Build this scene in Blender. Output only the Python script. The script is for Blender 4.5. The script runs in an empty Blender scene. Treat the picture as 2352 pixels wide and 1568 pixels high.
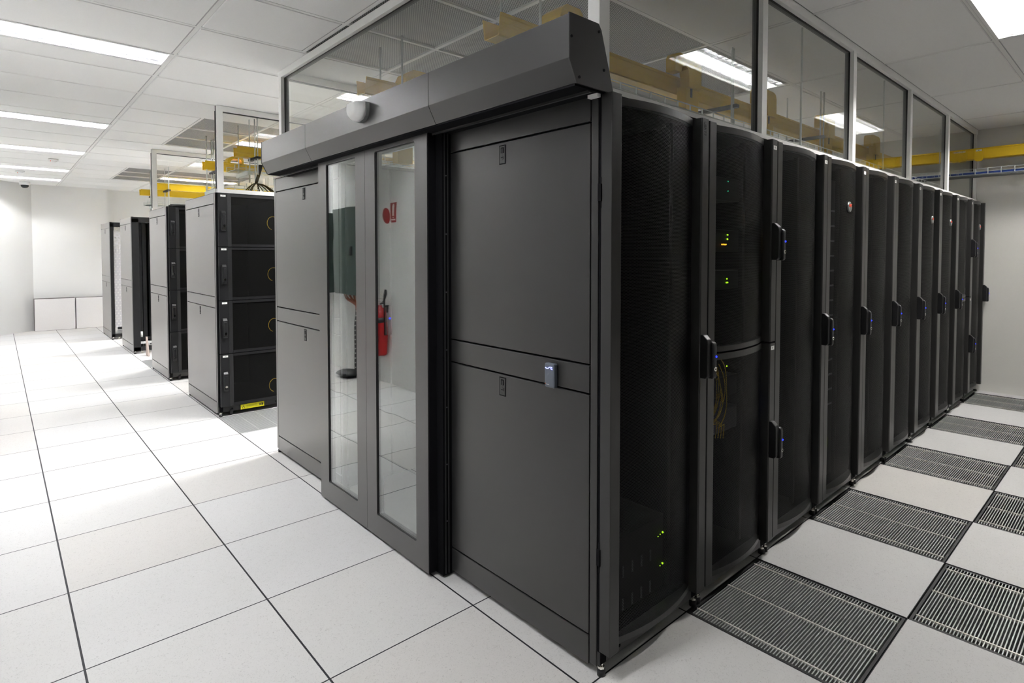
import bpy, bmesh, math, random
from mathutils import Vector, Matrix
random.seed(11)
SC = bpy.context.scene
COL = SC.collection
PI = math.pi

# ------------------------------------------------------------------ materials
def _nt(name):
    m = bpy.data.materials.new(name); m.use_nodes = True
    nt = m.node_tree; nt.nodes.clear()
    out = nt.nodes.new('ShaderNodeOutputMaterial')
    return m, nt, out

def pbsdf(nt, col, rough, metal=0.0, spec=0.5, **kw):
    b = nt.nodes.new('ShaderNodeBsdfPrincipled')
    b.inputs['Base Color'].default_value = (*col, 1)
    b.inputs['Roughness'].default_value = rough
    b.inputs['Metallic'].default_value = metal
    b.inputs['Specular IOR Level'].default_value = spec
    for k, v in kw.items():
        b.inputs[k].default_value = v
    return b

def mat(name, col, rough=0.5, metal=0.0, spec=0.5, grain=0.0, gscale=900.0, bump=0.0, **kw):
    m, nt, out = _nt(name)
    b = pbsdf(nt, col, rough, metal, spec, **kw)
    if grain or bump:
        tc = nt.nodes.new('ShaderNodeTexCoord')
        nz = nt.nodes.new('ShaderNodeTexNoise'); nz.inputs['Scale'].default_value = gscale
        nz.inputs['Detail'].default_value = 3
        nt.links.new(tc.outputs['Object'], nz.inputs['Vector'])
        if grain:
            mr = nt.nodes.new('ShaderNodeMapRange')
            mr.inputs['To Min'].default_value = 1 - grain; mr.inputs['To Max'].default_value = 1 + grain
            nt.links.new(nz.outputs['Fac'], mr.inputs['Value'])
            mx = nt.nodes.new('ShaderNodeMix'); mx.data_type = 'RGBA'; mx.blend_type = 'MULTIPLY'
            mx.inputs[0].default_value = 1; mx.inputs[6].default_value = (*col, 1)
            nt.links.new(mr.outputs[0], mx.inputs[7])
            nt.links.new(mx.outputs[2], b.inputs['Base Color'])
        if bump:
            bp = nt.nodes.new('ShaderNodeBump'); bp.inputs['Strength'].default_value = bump
            bp.inputs['Distance'].default_value = 0.001
            nt.links.new(nz.outputs['Fac'], bp.inputs['Height'])
            nt.links.new(bp.outputs[0], b.inputs['Normal'])
    nt.links.new(b.outputs[0], out.inputs[0])
    return m

def coatmat(name, col, rough, g0, g1, grough, power=3.0, gscale=700.0, grain=0.10, bump=0.08):
    """powder coat: dark diffuse body under a clear film that mirrors more at grazing angles"""
    m, nt, out = _nt(name)
    N = nt.nodes.new; L = nt.links.new
    b = pbsdf(nt, col, rough, 0, 0.2)
    tc = N('ShaderNodeTexCoord'); nz = N('ShaderNodeTexNoise'); nz.inputs['Scale'].default_value = gscale; nz.inputs['Detail'].default_value = 3
    L(tc.outputs['Object'], nz.inputs['Vector'])
    bp = N('ShaderNodeBump'); bp.inputs['Strength'].default_value = bump; bp.inputs['Distance'].default_value = 0.001
    L(nz.outputs['Fac'], bp.inputs['Height']); L(bp.outputs[0], b.inputs['Normal'])
    g = N('ShaderNodeBsdfGlossy'); g.inputs['Roughness'].default_value = grough; g.inputs[0].default_value = (1, 0.985, 0.97, 1)
    L(bp.outputs[0], g.inputs['Normal'])
    lw = N('ShaderNodeLayerWeight'); lw.inputs['Blend'].default_value = 0.5
    pw = N('ShaderNodeMath'); pw.operation = 'POWER'; pw.inputs[1].default_value = power; L(lw.outputs['Facing'], pw.inputs[0])
    mr = N('ShaderNodeMapRange'); mr.inputs['To Min'].default_value = g0; mr.inputs['To Max'].default_value = g1; L(pw.outputs[0], mr.inputs['Value'])
    mx = N('ShaderNodeMixShader'); L(mr.outputs[0], mx.inputs[0]); L(b.outputs[0], mx.inputs[1]); L(g.outputs[0], mx.inputs[2])
    L(mx.outputs[0], out.inputs[0]); return m

def emit(name, col, s):
    m, nt, out = _nt(name)
    e = nt.nodes.new('ShaderNodeEmission'); e.inputs[0].default_value = (*col, 1); e.inputs[1].default_value = s
    nt.links.new(e.outputs[0], out.inputs[0]); return m

def glassmat(name, tint, r0, r1, rough=0.0, wave=0.0, power=3.0):
    """thin glass: see-through tint mixed with a mirror whose share grows at grazing angles"""
    m, nt, out = _nt(name)
    t = nt.nodes.new('ShaderNodeBsdfTransparent'); t.inputs[0].default_value = (*tint, 1)
    g = nt.nodes.new('ShaderNodeBsdfGlossy'); g.inputs['Roughness'].default_value = rough
    g.inputs[0].default_value = (0.96, 0.98, 0.97, 1)
    lw = nt.nodes.new('ShaderNodeLayerWeight'); lw.inputs['Blend'].default_value = 0.5
    pw = nt.nodes.new('ShaderNodeMath'); pw.operation = 'POWER'; pw.inputs[1].default_value = power
    mr = nt.nodes.new('ShaderNodeMapRange')
    mr.inputs['To Min'].default_value = r0; mr.inputs['To Max'].default_value = r1
    nt.links.new(lw.outputs['Facing'], pw.inputs[0]); nt.links.new(pw.outputs[0], mr.inputs['Value'])
    mx = nt.nodes.new('ShaderNodeMixShader')
    nt.links.new(mr.outputs[0], mx.inputs[0]); nt.links.new(t.outputs[0], mx.inputs[1]); nt.links.new(g.outputs[0], mx.inputs[2])
    if wave:
        tc = nt.nodes.new('ShaderNodeTexCoord')
        nz = nt.nodes.new('ShaderNodeTexNoise'); nz.inputs['Scale'].default_value = 7.0; nz.inputs['Detail'].default_value = 0
        nt.links.new(tc.outputs['Object'], nz.inputs['Vector'])
        bp = nt.nodes.new('ShaderNodeBump'); bp.inputs['Strength'].default_value = wave; bp.inputs['Distance'].default_value = 0.01
        nt.links.new(nz.outputs['Fac'], bp.inputs['Height']); nt.links.new(bp.outputs[0], g.inputs['Normal'])
    nt.links.new(mx.outputs[0], out.inputs[0]); return m

def perfmat(name, col, rough, pitch, frac, axes=(0, 2), metal=0.0, spec=0.5, bands=None):
    """sheet with a staggered pattern of round holes cut right through it"""
    m, nt, out = _nt(name)
    N = nt.nodes.new; L = nt.links.new
    tc = N('ShaderNodeTexCoord'); sp = N('ShaderNodeSeparateXYZ'); L(tc.outputs['Object'], sp.inputs[0])
    def mth(op, a, b=None):
        n = N('ShaderNodeMath'); n.operation = op
        for i, v in enumerate((a, b)):
            if v is None: continue
            if isinstance(v, (int, float)): n.inputs[i].default_value = v
            else: L(v, n.inputs[i])
        return n.outputs[0]
    u = mth('DIVIDE', sp.outputs[axes[0]], pitch); v = mth('DIVIDE', sp.outputs[axes[1]], pitch * 1.732)
    def dist(off):
        a = mth('SUBTRACT', mth('FRACT', mth('ADD', u, off)), 0.5)
        b = mth('MULTIPLY', mth('SUBTRACT', mth('FRACT', mth('ADD', v, off)), 0.5), 1.732)
        return mth('ADD', mth('MULTIPLY', a, a), mth('MULTIPLY', b, b))
    d = mth('MINIMUM', dist(0.0), dist(0.5))
    hole = mth('LESS_THAN', d, frac * frac)
    b = pbsdf(nt, col, rough, metal, spec)
    t = N('ShaderNodeBsdfTransparent')
    mx = N('ShaderNodeMixShader'); L(hole, mx.inputs[0]); L(b.outputs[0], mx.inputs[1]); L(t.outputs[0], mx.inputs[2])
    L(mx.outputs[0], out.inputs[0]); return m

def floormat():
    m, nt, out = _nt('raised_floor_laminate')
    N = nt.nodes.new; L = nt.links.new
    tc = N('ShaderNodeTexCoord'); sp = N('ShaderNodeSeparateXYZ'); L(tc.outputs['Object'], sp.inputs[0])
    def mth(op, a, b=None):
        n = N('ShaderNodeMath'); n.operation = op
        for i, v in enumerate((a, b)):
            if v is None: continue
            if isinstance(v, (int, float)): n.inputs[i].default_value = v
            else: L(v, n.inputs[i])
        return n.outputs[0]
    ux = mth('DIVIDE', sp.outputs[0], 0.6); uy = mth('DIVIDE', sp.outputs[1], 0.6)
    dx = mth('MULTIPLY', mth('ABSOLUTE', mth('SUBTRACT', mth('FRACT', mth('ADD', ux, 0.5)), 0.5)), 0.6)
    dy = mth('MULTIPLY', mth('ABSOLUTE', mth('SUBTRACT', mth('FRACT', mth('ADD', uy, 0.5)), 0.5)), 0.6)
    line = mth('MAXIMUM', mth('LESS_THAN', dx, 0.0034), mth('LESS_THAN', dy, 0.0028))
    cmb = N('ShaderNodeCombineXYZ'); L(mth('FLOOR', ux), cmb.inputs[0]); L(mth('FLOOR', uy), cmb.inputs[1])
    wn = N('ShaderNodeTexWhiteNoise'); wn.noise_dimensions = '3D'; L(cmb.outputs[0], wn.inputs['Vector'])
    ramp = N('ShaderNodeValToRGB'); L(wn.outputs['Value'], ramp.inputs[0])
    ramp.color_ramp.elements[0].position = 0.0; ramp.color_ramp.elements[0].color = (0.585, 0.568, 0.548, 1)
    ramp.color_ramp.elements[1].position = 1.0; ramp.color_ramp.elements[1].color = (0.605, 0.602, 0.602, 1)
    e = ramp.color_ramp.elements.new(0.3); e.color = (0.597, 0.59, 0.578, 1)
    # fine grey fibres of the laminate print
    nz = N('ShaderNodeTexNoise'); nz.inputs['Scale'].default_value = 95; nz.inputs['Detail'].default_value = 5
    nz.inputs['Roughness'].default_value = 0.7; nz.inputs['Distortion'].default_value = 2.2
    L(tc.outputs['Object'], nz.inputs['Vector'])
    rr = N('ShaderNodeMapRange'); rr.inputs['From Min'].default_value = 0.55; rr.inputs['From Max'].default_value = 0.70
    rr.inputs['To Min'].default_value = 1.02; rr.inputs['To Max'].default_value = 0.66
    L(nz.outputs['Fac'], rr.inputs['Value'])
    m1 = N('ShaderNodeMix'); m1.data_type = 'RGBA'; m1.blend_type = 'MULTIPLY'; m1.inputs[0].default_value = 1
    L(ramp.outputs[0], m1.inputs[6]); L(rr.outputs[0], m1.inputs[7])
    m2 = N('ShaderNodeMix'); m2.data_type = 'RGBA'; L(line, m2.inputs[0]); L(m1.outputs[2], m2.inputs[6])
    m2.inputs[7].default_value = (0.012, 0.012, 0.016, 1)
    b = pbsdf(nt, (.8, .8, .8), 0.5, 0, 0.2); L(m2.outputs[2], b.inputs['Base Color'])
    L(b.outputs[0], out.inputs[0]); return m

M = {
 'floor': floormat(),
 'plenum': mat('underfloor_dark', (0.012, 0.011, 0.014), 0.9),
 'wall': mat('painted_plaster', (0.80, 0.80, 0.785), 0.75, spec=0.2, bump=0.05, gscale=120),
 'wall_r': mat('plaster_warm_light_tint', (0.74, 0.73, 0.69), 0.75, spec=0.2, bump=0.05, gscale=120),  # beige cast of the warm lamps mixed into the wall colour
 'tile': mat('mineral_fibre_tile', (0.90, 0.90, 0.885), 0.9, spec=0.1, grain=0.03, gscale=300),
 'grid': mat('ceiling_grid_metal', (0.84, 0.84, 0.82), 0.45),
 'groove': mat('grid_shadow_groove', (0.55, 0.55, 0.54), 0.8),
 'void': mat('ceiling_void', (0.10, 0.10, 0.10), 0.9),
 'perf_ceil': perfmat('egg_crate_ceiling_tile', (0.66, 0.66, 0.64), 0.5, 0.013, 0.40, axes=(0, 1)),
 'panel': coatmat('charcoal_powder_coat', (0.014, 0.0137, 0.0137), 0.6, 0.018, 0.64, 0.33, power=2.5),
 'black': mat('black_powder_coat', (0.012, 0.012, 0.013), 0.40, spec=0.4, grain=0.1, gscale=800),
 'strip': mat('rack_door_frame_coat', (0.024, 0.0235, 0.023), 0.34, spec=0.5, grain=0.1, gscale=800),
 'deep': mat('matt_black', (0.005, 0.005, 0.006), 0.8, spec=0.08),
 'rubber': mat('black_rubber', (0.008, 0.008, 0.009), 0.55),
 'mesh': perfmat('perforated_black_steel', (0.009, 0.0088, 0.0085), 0.42, 0.0056, 0.385, spec=0.3),
 'mesh_w': perfmat('perforated_white_steel', (0.62, 0.61, 0.63), 0.5, 0.05, 0.22),
 'server': mat('server_black_plastic', (0.006, 0.006, 0.007), 0.6, spec=0.2),
 'server_g': mat('server_grey_steel', (0.09, 0.09, 0.10), 0.5),
 'alu': mat('white_aluminium', (0.86, 0.86, 0.84), 0.42, spec=0.5),
 'alu_d': mat('satin_aluminium', (0.62, 0.63, 0.60), 0.35, metal=0.6),
 'beige': mat('beige_brush_strip', (0.30, 0.27, 0.24), 0.7),
 'zinc': mat('zinc_plated_wire', (0.66, 0.70, 0.68), 0.35, metal=0.55),
 'zinc_l': mat('galvanised_channel', (0.62, 0.68, 0.65), 0.45, metal=0.25),
 'chrome': mat('bright_chrome', (0.85, 0.84, 0.78), 0.15, metal=1.0),
 'yellow': mat('yellow_duct_plastic', (0.80, 0.52, 0.012), 0.42, spec=0.4),
 'label_y': mat('yellow_warning_label', (0.85, 0.80, 0.01), 0.5),
 'ink': mat('dark_ink', (0.02, 0.02, 0.02), 0.6),
 'white': mat('white_plastic', (0.82, 0.82, 0.81), 0.3),
 'sticker': mat('white_sticker', (0.85, 0.85, 0.82), 0.5),
 'glass_r': glassmat('clear_screen_glass', (0.96, 0.96, 0.95), 0.06, 0.50),
 'glass_d': glassmat('door_glass', (0.90, 0.92, 0.91), 0.13, 2.7, wave=0.035, power=5.0),
 'glass_f': glassmat('front_screen_glass', (0.97, 0.97, 0.96), 0.08, 0.60),
 'reflector': mat('white_reflector', (0.55, 0.56, 0.57), 0.22, metal=0.9),
 'blade': mat('louvre_aluminium', (0.85, 0.86, 0.88), 0.2, metal=0.7),
 'lamp': emit('fluorescent_lamp', (0.985, 0.985, 1.0), 62.0),
 'lamp2': emit('fluorescent_lamp_lowered', (0.985, 0.985, 1.0), 40.0), 'lamp3': emit('fluorescent_lamp_dim', (0.985, 0.985, 1.0), 36.0),
 'lamp_i': emit('fluorescent_lamp_inner', (0.99, 0.985, 0.98), 95.0),
 'lamp_w': emit('aged_fluorescent_lamp', (1.0, 0.975, 0.94), 50.0),
 'led_b': emit('blue_led', (0.015, 0.03, 1.0), 0.75),
 'led_g': emit('green_led', (0.45, 1.0, 0.02), .45),
 'led_t': emit('teal_led', (0.02, 0.7, 0.35), .2),
 'led_o': emit('orange_led', (1.0, 0.45, 0.03), .6),
 'lcd': emit('green_backlit_display', (0.30, 0.42, 0.01), 0.16),
 'swirl': emit('blue_reader_light', (0.22, 0.25, 1.0), .9),
 'reader': mat('slate_blue_plastic', (0.10, 0.115, 0.14), 0.38),
 'orange': mat('orange_mark', (0.85, 0.40, 0.22), 0.5),
 'red': mat('red_enamel', (0.45, 0.008, 0.010), 0.25),
 'red_s': mat('red_sign', (0.30, 0.010, 0.010), 0.5),
 'red_t': mat('red_logo', (0.95, 0.10, 0.05), 0.4),
 'silver': mat('silver_badge', (0.22, 0.23, 0.22), 0.35, metal=0.5),
 'green_g': mat('grey_green_cabinet', (0.075, 0.11, 0.095), 0.4),
 'copper': mat('orange_brown_cable', (0.42, 0.10, 0.04), 0.5),
 'fibre': mat('yellow_fibre_cable', (0.62, 0.42, 0.02), 0.5),
 'blue_c': mat('blue_cable', (0.015, 0.05, 0.26), 0.45),
 'black_c': mat('black_cable', (0.018, 0.017, 0.016), 0.5),
 'grey_c': mat('grey_cable', (0.16, 0.165, 0.16), 0.5),
 'grille': mat('grey_aluminium_grille', (0.44, 0.45, 0.44), 0.42, metal=0.3),
 'grille_x': mat('bright_cross_rod', (0.78, 0.75, 0.70), 0.35, metal=0.3),
 'damper': mat('grey_damper', (0.20, 0.20, 0.20), 0.6),
 'perf_floor': perfmat('perforated_floor_steel', (0.42, 0.43, 0.43), 0.5, 0.012, 0.27, axes=(0, 1)),
 'stone': mat('spare_tile_face', (0.80, 0.78, 0.77), 0.5, grain=0.05, gscale=120),
 'edge': mat('spare_tile_edge', (0.10, 0.085, 0.08), 0.6),
 'brown': mat('brown_board', (0.42, 0.34, 0.30), 0.7),
 'smoked': mat('smoked_dome', (0.02, 0.022, 0.026), 0.08),
}

# ------------------------------------------------------------------ mesh building
class MB:
    def __init__(s): s.bm = bmesh.new()
    def box(s, x0, x1, y0, y1, z0, z1, mi=0, bev=0.0):
        vs = [s.bm.verts.new(p) for p in ((x0,y0,z0),(x1,y0,z0),(x1,y1,z0),(x0,y1,z0),(x0,y0,z1),(x1,y0,z1),(x1,y1,z1),(x0,y1,z1))]
        fs = [s.bm.faces.new([vs[i] for i in q]) for q in ((3,2,1,0),(4,5,6,7),(0,1,5,4),(1,2,6,5),(2,3,7,6),(3,0,4,7))]
        for f in fs: f.material_index = mi
        if bev:
            es = list({e for f in fs for e in f.edges})
            r = bmesh.ops.bevel(s.bm, geom=es, offset=bev, segments=2, affect='EDGES', profile=0.5)
            for f in r['faces']: f.material_index = mi
        return s
    def quad(s, pts, mi=0):
        f = s.bm.faces.new([s.bm.verts.new(p) for p in pts]); f.material_index = mi; return s
    def prism(s, poly, ax, a0, a1, mi=0, bev=0.0, smooth=False):
        def P(a, uv):
            return (a, uv[0], uv[1]) if ax == 0 else ((uv[0], a, uv[1]) if ax == 1 else (uv[0], uv[1], a))
        A = [s.bm.verts.new(P(a0, q)) for q in poly]; B = [s.bm.verts.new(P(a1, q)) for q in poly]
        n = len(poly); fs = []
        for i in range(n):
            f = s.bm.faces.new((A[i], A[(i+1) % n], B[(i+1) % n], B[i])); f.smooth = smooth; fs.append(f)
        fs.append(s.bm.faces.new(A[::-1])); fs.append(s.bm.faces.new(B))
        for f in fs: f.material_index = mi
        if bev:
            es = list({e for f in fs for e in f.edges})
            r = bmesh.ops.bevel(s.bm, geom=es, offset=bev, segments=2, affect='EDGES', profile=0.5)
            for f in r['faces']: f.material_index = mi
        return s
    def cyl(s, p0, p1, r, n=12, mi=0, r1=None, caps=True):
        p0, p1 = Vector(p0), Vector(p1); d = (p1 - p0).normalized()
        a = Vector((0,0,1)) if abs(d.z) < 0.9 else Vector((1,0,0))
        u = d.cross(a).normalized(); v = d.cross(u); r1 = r if r1 is None else r1
        A = []; B = []
        for i in range(n):
            t = 2*PI*i/n; o = u*math.cos(t) + v*math.sin(t)
            A.append(s.bm.verts.new(p0 + o*r)); B.append(s.bm.verts.new(p1 + o*r1))
        for i in range(n):
            f = s.bm.faces.new((A[i], B[i], B[(i+1)%n], A[(i+1)%n])); f.smooth = n > 6; f.material_index = mi
        if caps:
            for q in (A, B[::-1]):
                f = s.bm.faces.new(q); f.material_index = mi
        return s
    def tube(s, pts, r, n=6, mi=0):
        pts = [Vector(p) for p in pts]; rings = []; u = None
        for i, p in enumerate(pts):
            d = (pts[min(i+1, len(pts)-1)] - pts[max(i-1, 0)]).normalized()
            if u is None:
                a = Vector((0,0,1)) if abs(d.z) < 0.9 else Vector((1,0,0)); u = d.cross(a).normalized()
            u = (u - d*u.dot(d)).normalized(); v = d.cross(u)
            rings.append([s.bm.verts.new(p + (u*math.cos(2*PI*k/n) + v*math.sin(2*PI*k/n))*r) for k in range(n)])
        for a, b in zip(rings, rings[1:]):
            for k in range(n):
                f = s.bm.faces.new((a[k], a[(k+1)%n], b[(k+1)%n], b[k])); f.smooth = True; f.material_index = mi
        for q in (rings[0][::-1], rings[-1]):
            f = s.bm.faces.new(q); f.material_index = mi
        return s
    def ball(s, c, r, sc=(1,1,1), mi=0, seg=12):
        g = bmesh.ops.create_uvsphere(s.bm, u_segments=seg, v_segments=max(6, seg//2+2), radius=r)
        for v in g['verts']:
            v.co = Vector((v.co.x*sc[0]+c[0], v.co.y*sc[1]+c[1], v.co.z*sc[2]+c[2]))
        for f in {f for v in g['verts'] for f in v.link_faces}: f.smooth = True; f.material_index = mi
        return s
    def lathe(s, prof, c, n=24, mi=0):
        rings = [[s.bm.verts.new((c[0]+r*math.cos(2*PI*k/n), c[1]+r*math.sin(2*PI*k/n), c[2]+z)) for k in range(n)] for r, z in prof]
        for a, b in zip(rings, rings[1:]):
            for k in range(n):
                f = s.bm.faces.new((a[k], a[(k+1)%n], b[(k+1)%n], b[k])); f.smooth = True; f.material_index = mi
        for q in (rings[0][::-1], rings[-1]):
            f = s.bm.faces.new(q); f.material_index = mi
        return s
    def text(s, txt, size, at, rot, mi=0, depth=0.0006, align='CENTER'):
        c = bpy.data.curves.new('t', 'FONT'); c.body = txt; c.size = size; c.extrude = depth
        c.align_x = align; c.align_y = 'CENTER'
        o = bpy.data.objects.new('t', c); COL.objects.link(o)
        dg = bpy.context.evaluated_depsgraph_get(); dg.update()
        me = bpy.data.meshes.new_from_object(o.evaluated_get(dg))
        me.transform(Matrix.Translation(at) @ rot.to_4x4())
        n0 = len(s.bm.faces); s.bm.from_mesh(me); s.bm.faces.ensure_lookup_table()
        for f in s.bm.faces[n0:]: f.material_index = mi
        bpy.data.objects.remove(o); bpy.data.curves.remove(c); bpy.data.meshes.remove(me)
        return s
    def build(s, name, mats, parent=None, at=None):
        if not isinstance(mats, (list, tuple)): mats = [mats]
        off = Vector(at) if at else Vector((0,0,0))
        p = parent
        while p is not None: off += p.location; p = p.parent
        for v in s.bm.verts: v.co -= off
        bmesh.ops.recalc_face_normals(s.bm, faces=s.bm.faces)
        me = bpy.data.meshes.new(name); s.bm.to_mesh(me); s.bm.free()
        for m in mats: me.materials.append(M[m] if isinstance(m, str) else m)
        o = bpy.data.objects.new(name, me); COL.objects.link(o)
        if parent: o.parent = parent
        elif at: o.location = at
        return o

def tag(o, label=None, cat=None, group=None, kind=None):
    if label: o['label'] = label
    if cat: o['category'] = cat
    if group: o['group'] = group
    if kind: o['kind'] = kind
    return o
def thing(name, label, cat, loc, group=None):
    o = bpy.data.objects.new(name, None); o.empty_display_size = 0.1; COL.objects.link(o); o.location = loc
    return tag(o, label, cat, group)
def dup(o, parent=None, loc=None, label=None):
    c = o.copy(); COL.objects.link(c)
    if parent: c.parent = parent
    if loc: c.location = loc
    if label: c['label'] = label
    for ch in list(o.children): dup(ch, c)
    return c
def struct(o): o['kind'] = 'structure'; return o

# ------------------------------------------------------------------ the room
XL, XR, YN, YB, ZC = -1.78, 6.16, -7.2, 12.1, 2.70
GR = [(k, -2) for k in (1, 3, 5, 7, 9)] + [(k, -3) for k in (2, 4, 6, 8)]      # grille cells (tile index x, y) on the right
GL = [(0, 5), (0, 11)]                                                         # grille cells in the cold aisles on the left
cells = set(GR + GL)
f = MB()
for i in range(-3, 11):
    for j in range(-12, 21):
        if (i, j) in cells: continue
        x0, x1 = max(i*.6, XL), min(i*.6+.6, XR); y0, y1 = max(j*.6, YN), min(j*.6+.6, 12.3)
        if x1 <= x0 or y1 <= y0: continue
        f.quad([(x0,y0,0),(x1,y0,0),(x1,y1,0),(x0,y1,0)])
for (i, j) in cells:                                                            # cut edges of the openings
    x0, x1, y0, y1 = i*.6, min(i*.6+.6, XR), j*.6, j*.6+.6
    for a, b in (((x0,y0),(x1,y0)),((x1,y0),(x1,y1)),((x1,y1),(x0,y1)),((x0,y1),(x0,y0))):
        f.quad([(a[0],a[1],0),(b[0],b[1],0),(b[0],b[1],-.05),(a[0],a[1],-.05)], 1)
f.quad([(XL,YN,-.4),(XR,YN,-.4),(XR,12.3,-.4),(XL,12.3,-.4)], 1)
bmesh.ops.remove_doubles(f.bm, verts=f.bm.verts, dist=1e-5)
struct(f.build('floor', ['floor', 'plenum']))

def slab(name, pts, m, z0=-.4, z1=2.85):
    b = MB(); b.prism(pts, 2, z0, z1); return struct(b.build(name, m))
slab('wall_left', [(XL,YN-.1),(XL,11.26),(XL-.1,11.3),(XL-.1,YN-.1)], 'wall')
slab('wall_corner', [(XL,11.26),(-.90,12.10),(-.97,12.2),(XL-.1,11.3)], 'wall')
slab('wall_back', [(-.90,YB),(.25,YB),(.25,YB+.2),(XR+.1,YB+.2),(XR+.1,YB+.3),(-.97,YB+.3)], 'wall')
slab('wall_right', [(XR,YN-.1),(XR+.1,YN-.1),(XR+.1,12.4),(XR,12.4)], 'wall_r')
slab('wall_front', [(XL-.1,YN-.1),(XL-.1,YN),(XR+.1,YN),(XR+.1,YN-.1)], 'wall')

# ceiling: grid ring, reveal coloured darker as its shade, lowered tile; some cells carry open mesh tiles or a light
LIGHTS = [(-1.72,2.46),(-1.72,-.54),(-1.72,5.16),(-1.72,7.26),(-1.72,9.36),(-1.72,10.86),
          (.68,2.46),(.68,5.16),(.68,7.26),(.68,9.36),(1.88,-1.44),(4.28,-1.44),(3.08,5.16),(3.08,7.26),(3.08,2.46)]  # last three entries are fill lights added deep over the racks
def is_perf(x, y):
    return (.0 < x < 3.1 and .06 < y < 1.86) or (.0 < x < 1.9 and (4.26 < y < 6.06 or 8.46 < y < 10.26))
c = MB()
def tilecell(x0, x1, y0, y1, perf):
    z = ZC
    a, b, d = .012, .016, .020
    def ring(i0, z0, i1, z1, mi):
        P = lambda i, zz: [(x0+i,y0+i,zz),(x1-i,y0+i,zz),(x1-i,y1-i,zz),(x0+i,y1-i,zz)]
        A, B = P(i0, z0), P(i1, z1)
        for k in range(4):
            c.quad([A[k], A[(k+1)%4], B[(k+1)%4], B[k]], mi)
        return B
    ring(0, z, a, z, 1)
    if perf:
        B = ring(a, z, a, z+.012, 1)
        c.quad(B, 3)
        B2 = [(p[0], p[1], z+.12) for p in B]; c.quad(B2, 4)
    else:
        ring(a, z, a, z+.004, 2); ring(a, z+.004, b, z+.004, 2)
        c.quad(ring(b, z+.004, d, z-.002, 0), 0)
xs = [XL, -1.72, -.52, .68, 1.88, 3.08, 4.28, 5.48, XR]
ys = [YN] + [round(.06+.6*k, 3) for k in range(-12, 21)] + [12.3]
for i in range(len(xs)-1):
    for j in range(len(ys)-1):
        x0, x1, y0, y1 = xs[i], xs[i+1], ys[j], ys[j+1]
        if y1 - y0 < .05: continue
        mx, my = (x0+x1)/2, (y0+y1)/2
        lit = [l for l in LIGHTS if abs(l[0]-x0) < .01 and y0-.01 <= l[1] < y1-.01]
        yy = [(y0, y1)]
        if lit: yy = [q for q in ((y0, lit[0][1]), (lit[0][1]+.3, y1)) if q[1]-q[0] > .05]
        for a, b in yy:
            p = is_perf(mx, my)
            if p and x0 < 0: p = False
            if x0 == -.52 and (is_perf(.3, my)):
                tilecell(x0, .08, a, b, False); tilecell(.08, x1, a, b, True)
            else:
                tilecell(x0, x1, a, b, p)
c.quad([(XL,YN,2.86),(XR,YN,2.86),(XR,12.3,2.86),(XL,12.3,2.86)], 4)
struct(c.build('ceiling', ['tile','grid','groove','perf_ceil','void']))

# ------------------------------------------------------------------ recessed lights
def make_light(loc, label, group):
    x, y = loc; t = thing('ceiling_light', label, 'light', (x+.6, y+.15, ZC), group)
    x0, x1, y0, y1, z = x+.002, x+1.198, y+.002, y+.298, ZC
    b = MB()
    b.box(x0, x1, y0, y0+.018, z-.003, z+.012); b.box(x0, x1, y1-.018, y1, z-.003, z+.012)
    b.box(x0, x0+.02, y0+.018, y1-.018, z-.003, z+.012); b.box(x1-.02, x1, y0+.018, y1-.018, z-.003, z+.012)
    b.build('trim_frame', 'white', t)
    b = MB(); za, zb = z+.012, z+.085
    xa, xb, ya, yb = x0+.02, x1-.02, y0+.018, y1-.018; yc = (ya+yb)/2
    prof = [(ya, za), (ya+.03, z+.05), (yc-.075, zb), (yc+.075, zb), (yb-.03, z+.05), (yb, za)]
    for p, q in zip(prof, prof[1:]):
        b.quad([(xa,p[0],p[1]),(xb,p[0],p[1]),(xb,q[0],q[1]),(xa,q[0],q[1])])
    for xx in (xa, xb): b.quad([(xx,p[0],p[1]) for p in prof])
    b.build('reflector', 'reflector', t)
    b = MB(); b.box(xa+.01, xb-.01, yc-.034, yc+.034, z+.055, z+.075); b.build('lamp', 'lamp', t)
    b = MB()
    n = 17
    for k in range(1, n):
        xx = xa + (xb-xa)*k/n
        b.prism([(xx-.001, z+.004), (xx+.001, z+.004), (xx+.004, z+.035), (xx-.004, z+.035)], 1, ya+.01, yb-.01)
    b.box(xa, xb, yc-.062, yc-.06, z+.004, z+.03); b.box(xa, xb, yc+.06, yc+.062, z+.004, z+.03)
    b.build('louvre', 'blade', t)
    return t
L0 = None
LAMP_LEVEL = {(-1.72,-.54): 'lamp2', (-1.72,5.16): 'lamp2', (-1.72,7.26): 'lamp3', (-1.72,9.36): 'lamp3', (-1.72,10.86): 'lamp3'}  # corridor lamps set weaker to even out brightness along the corridor
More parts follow.
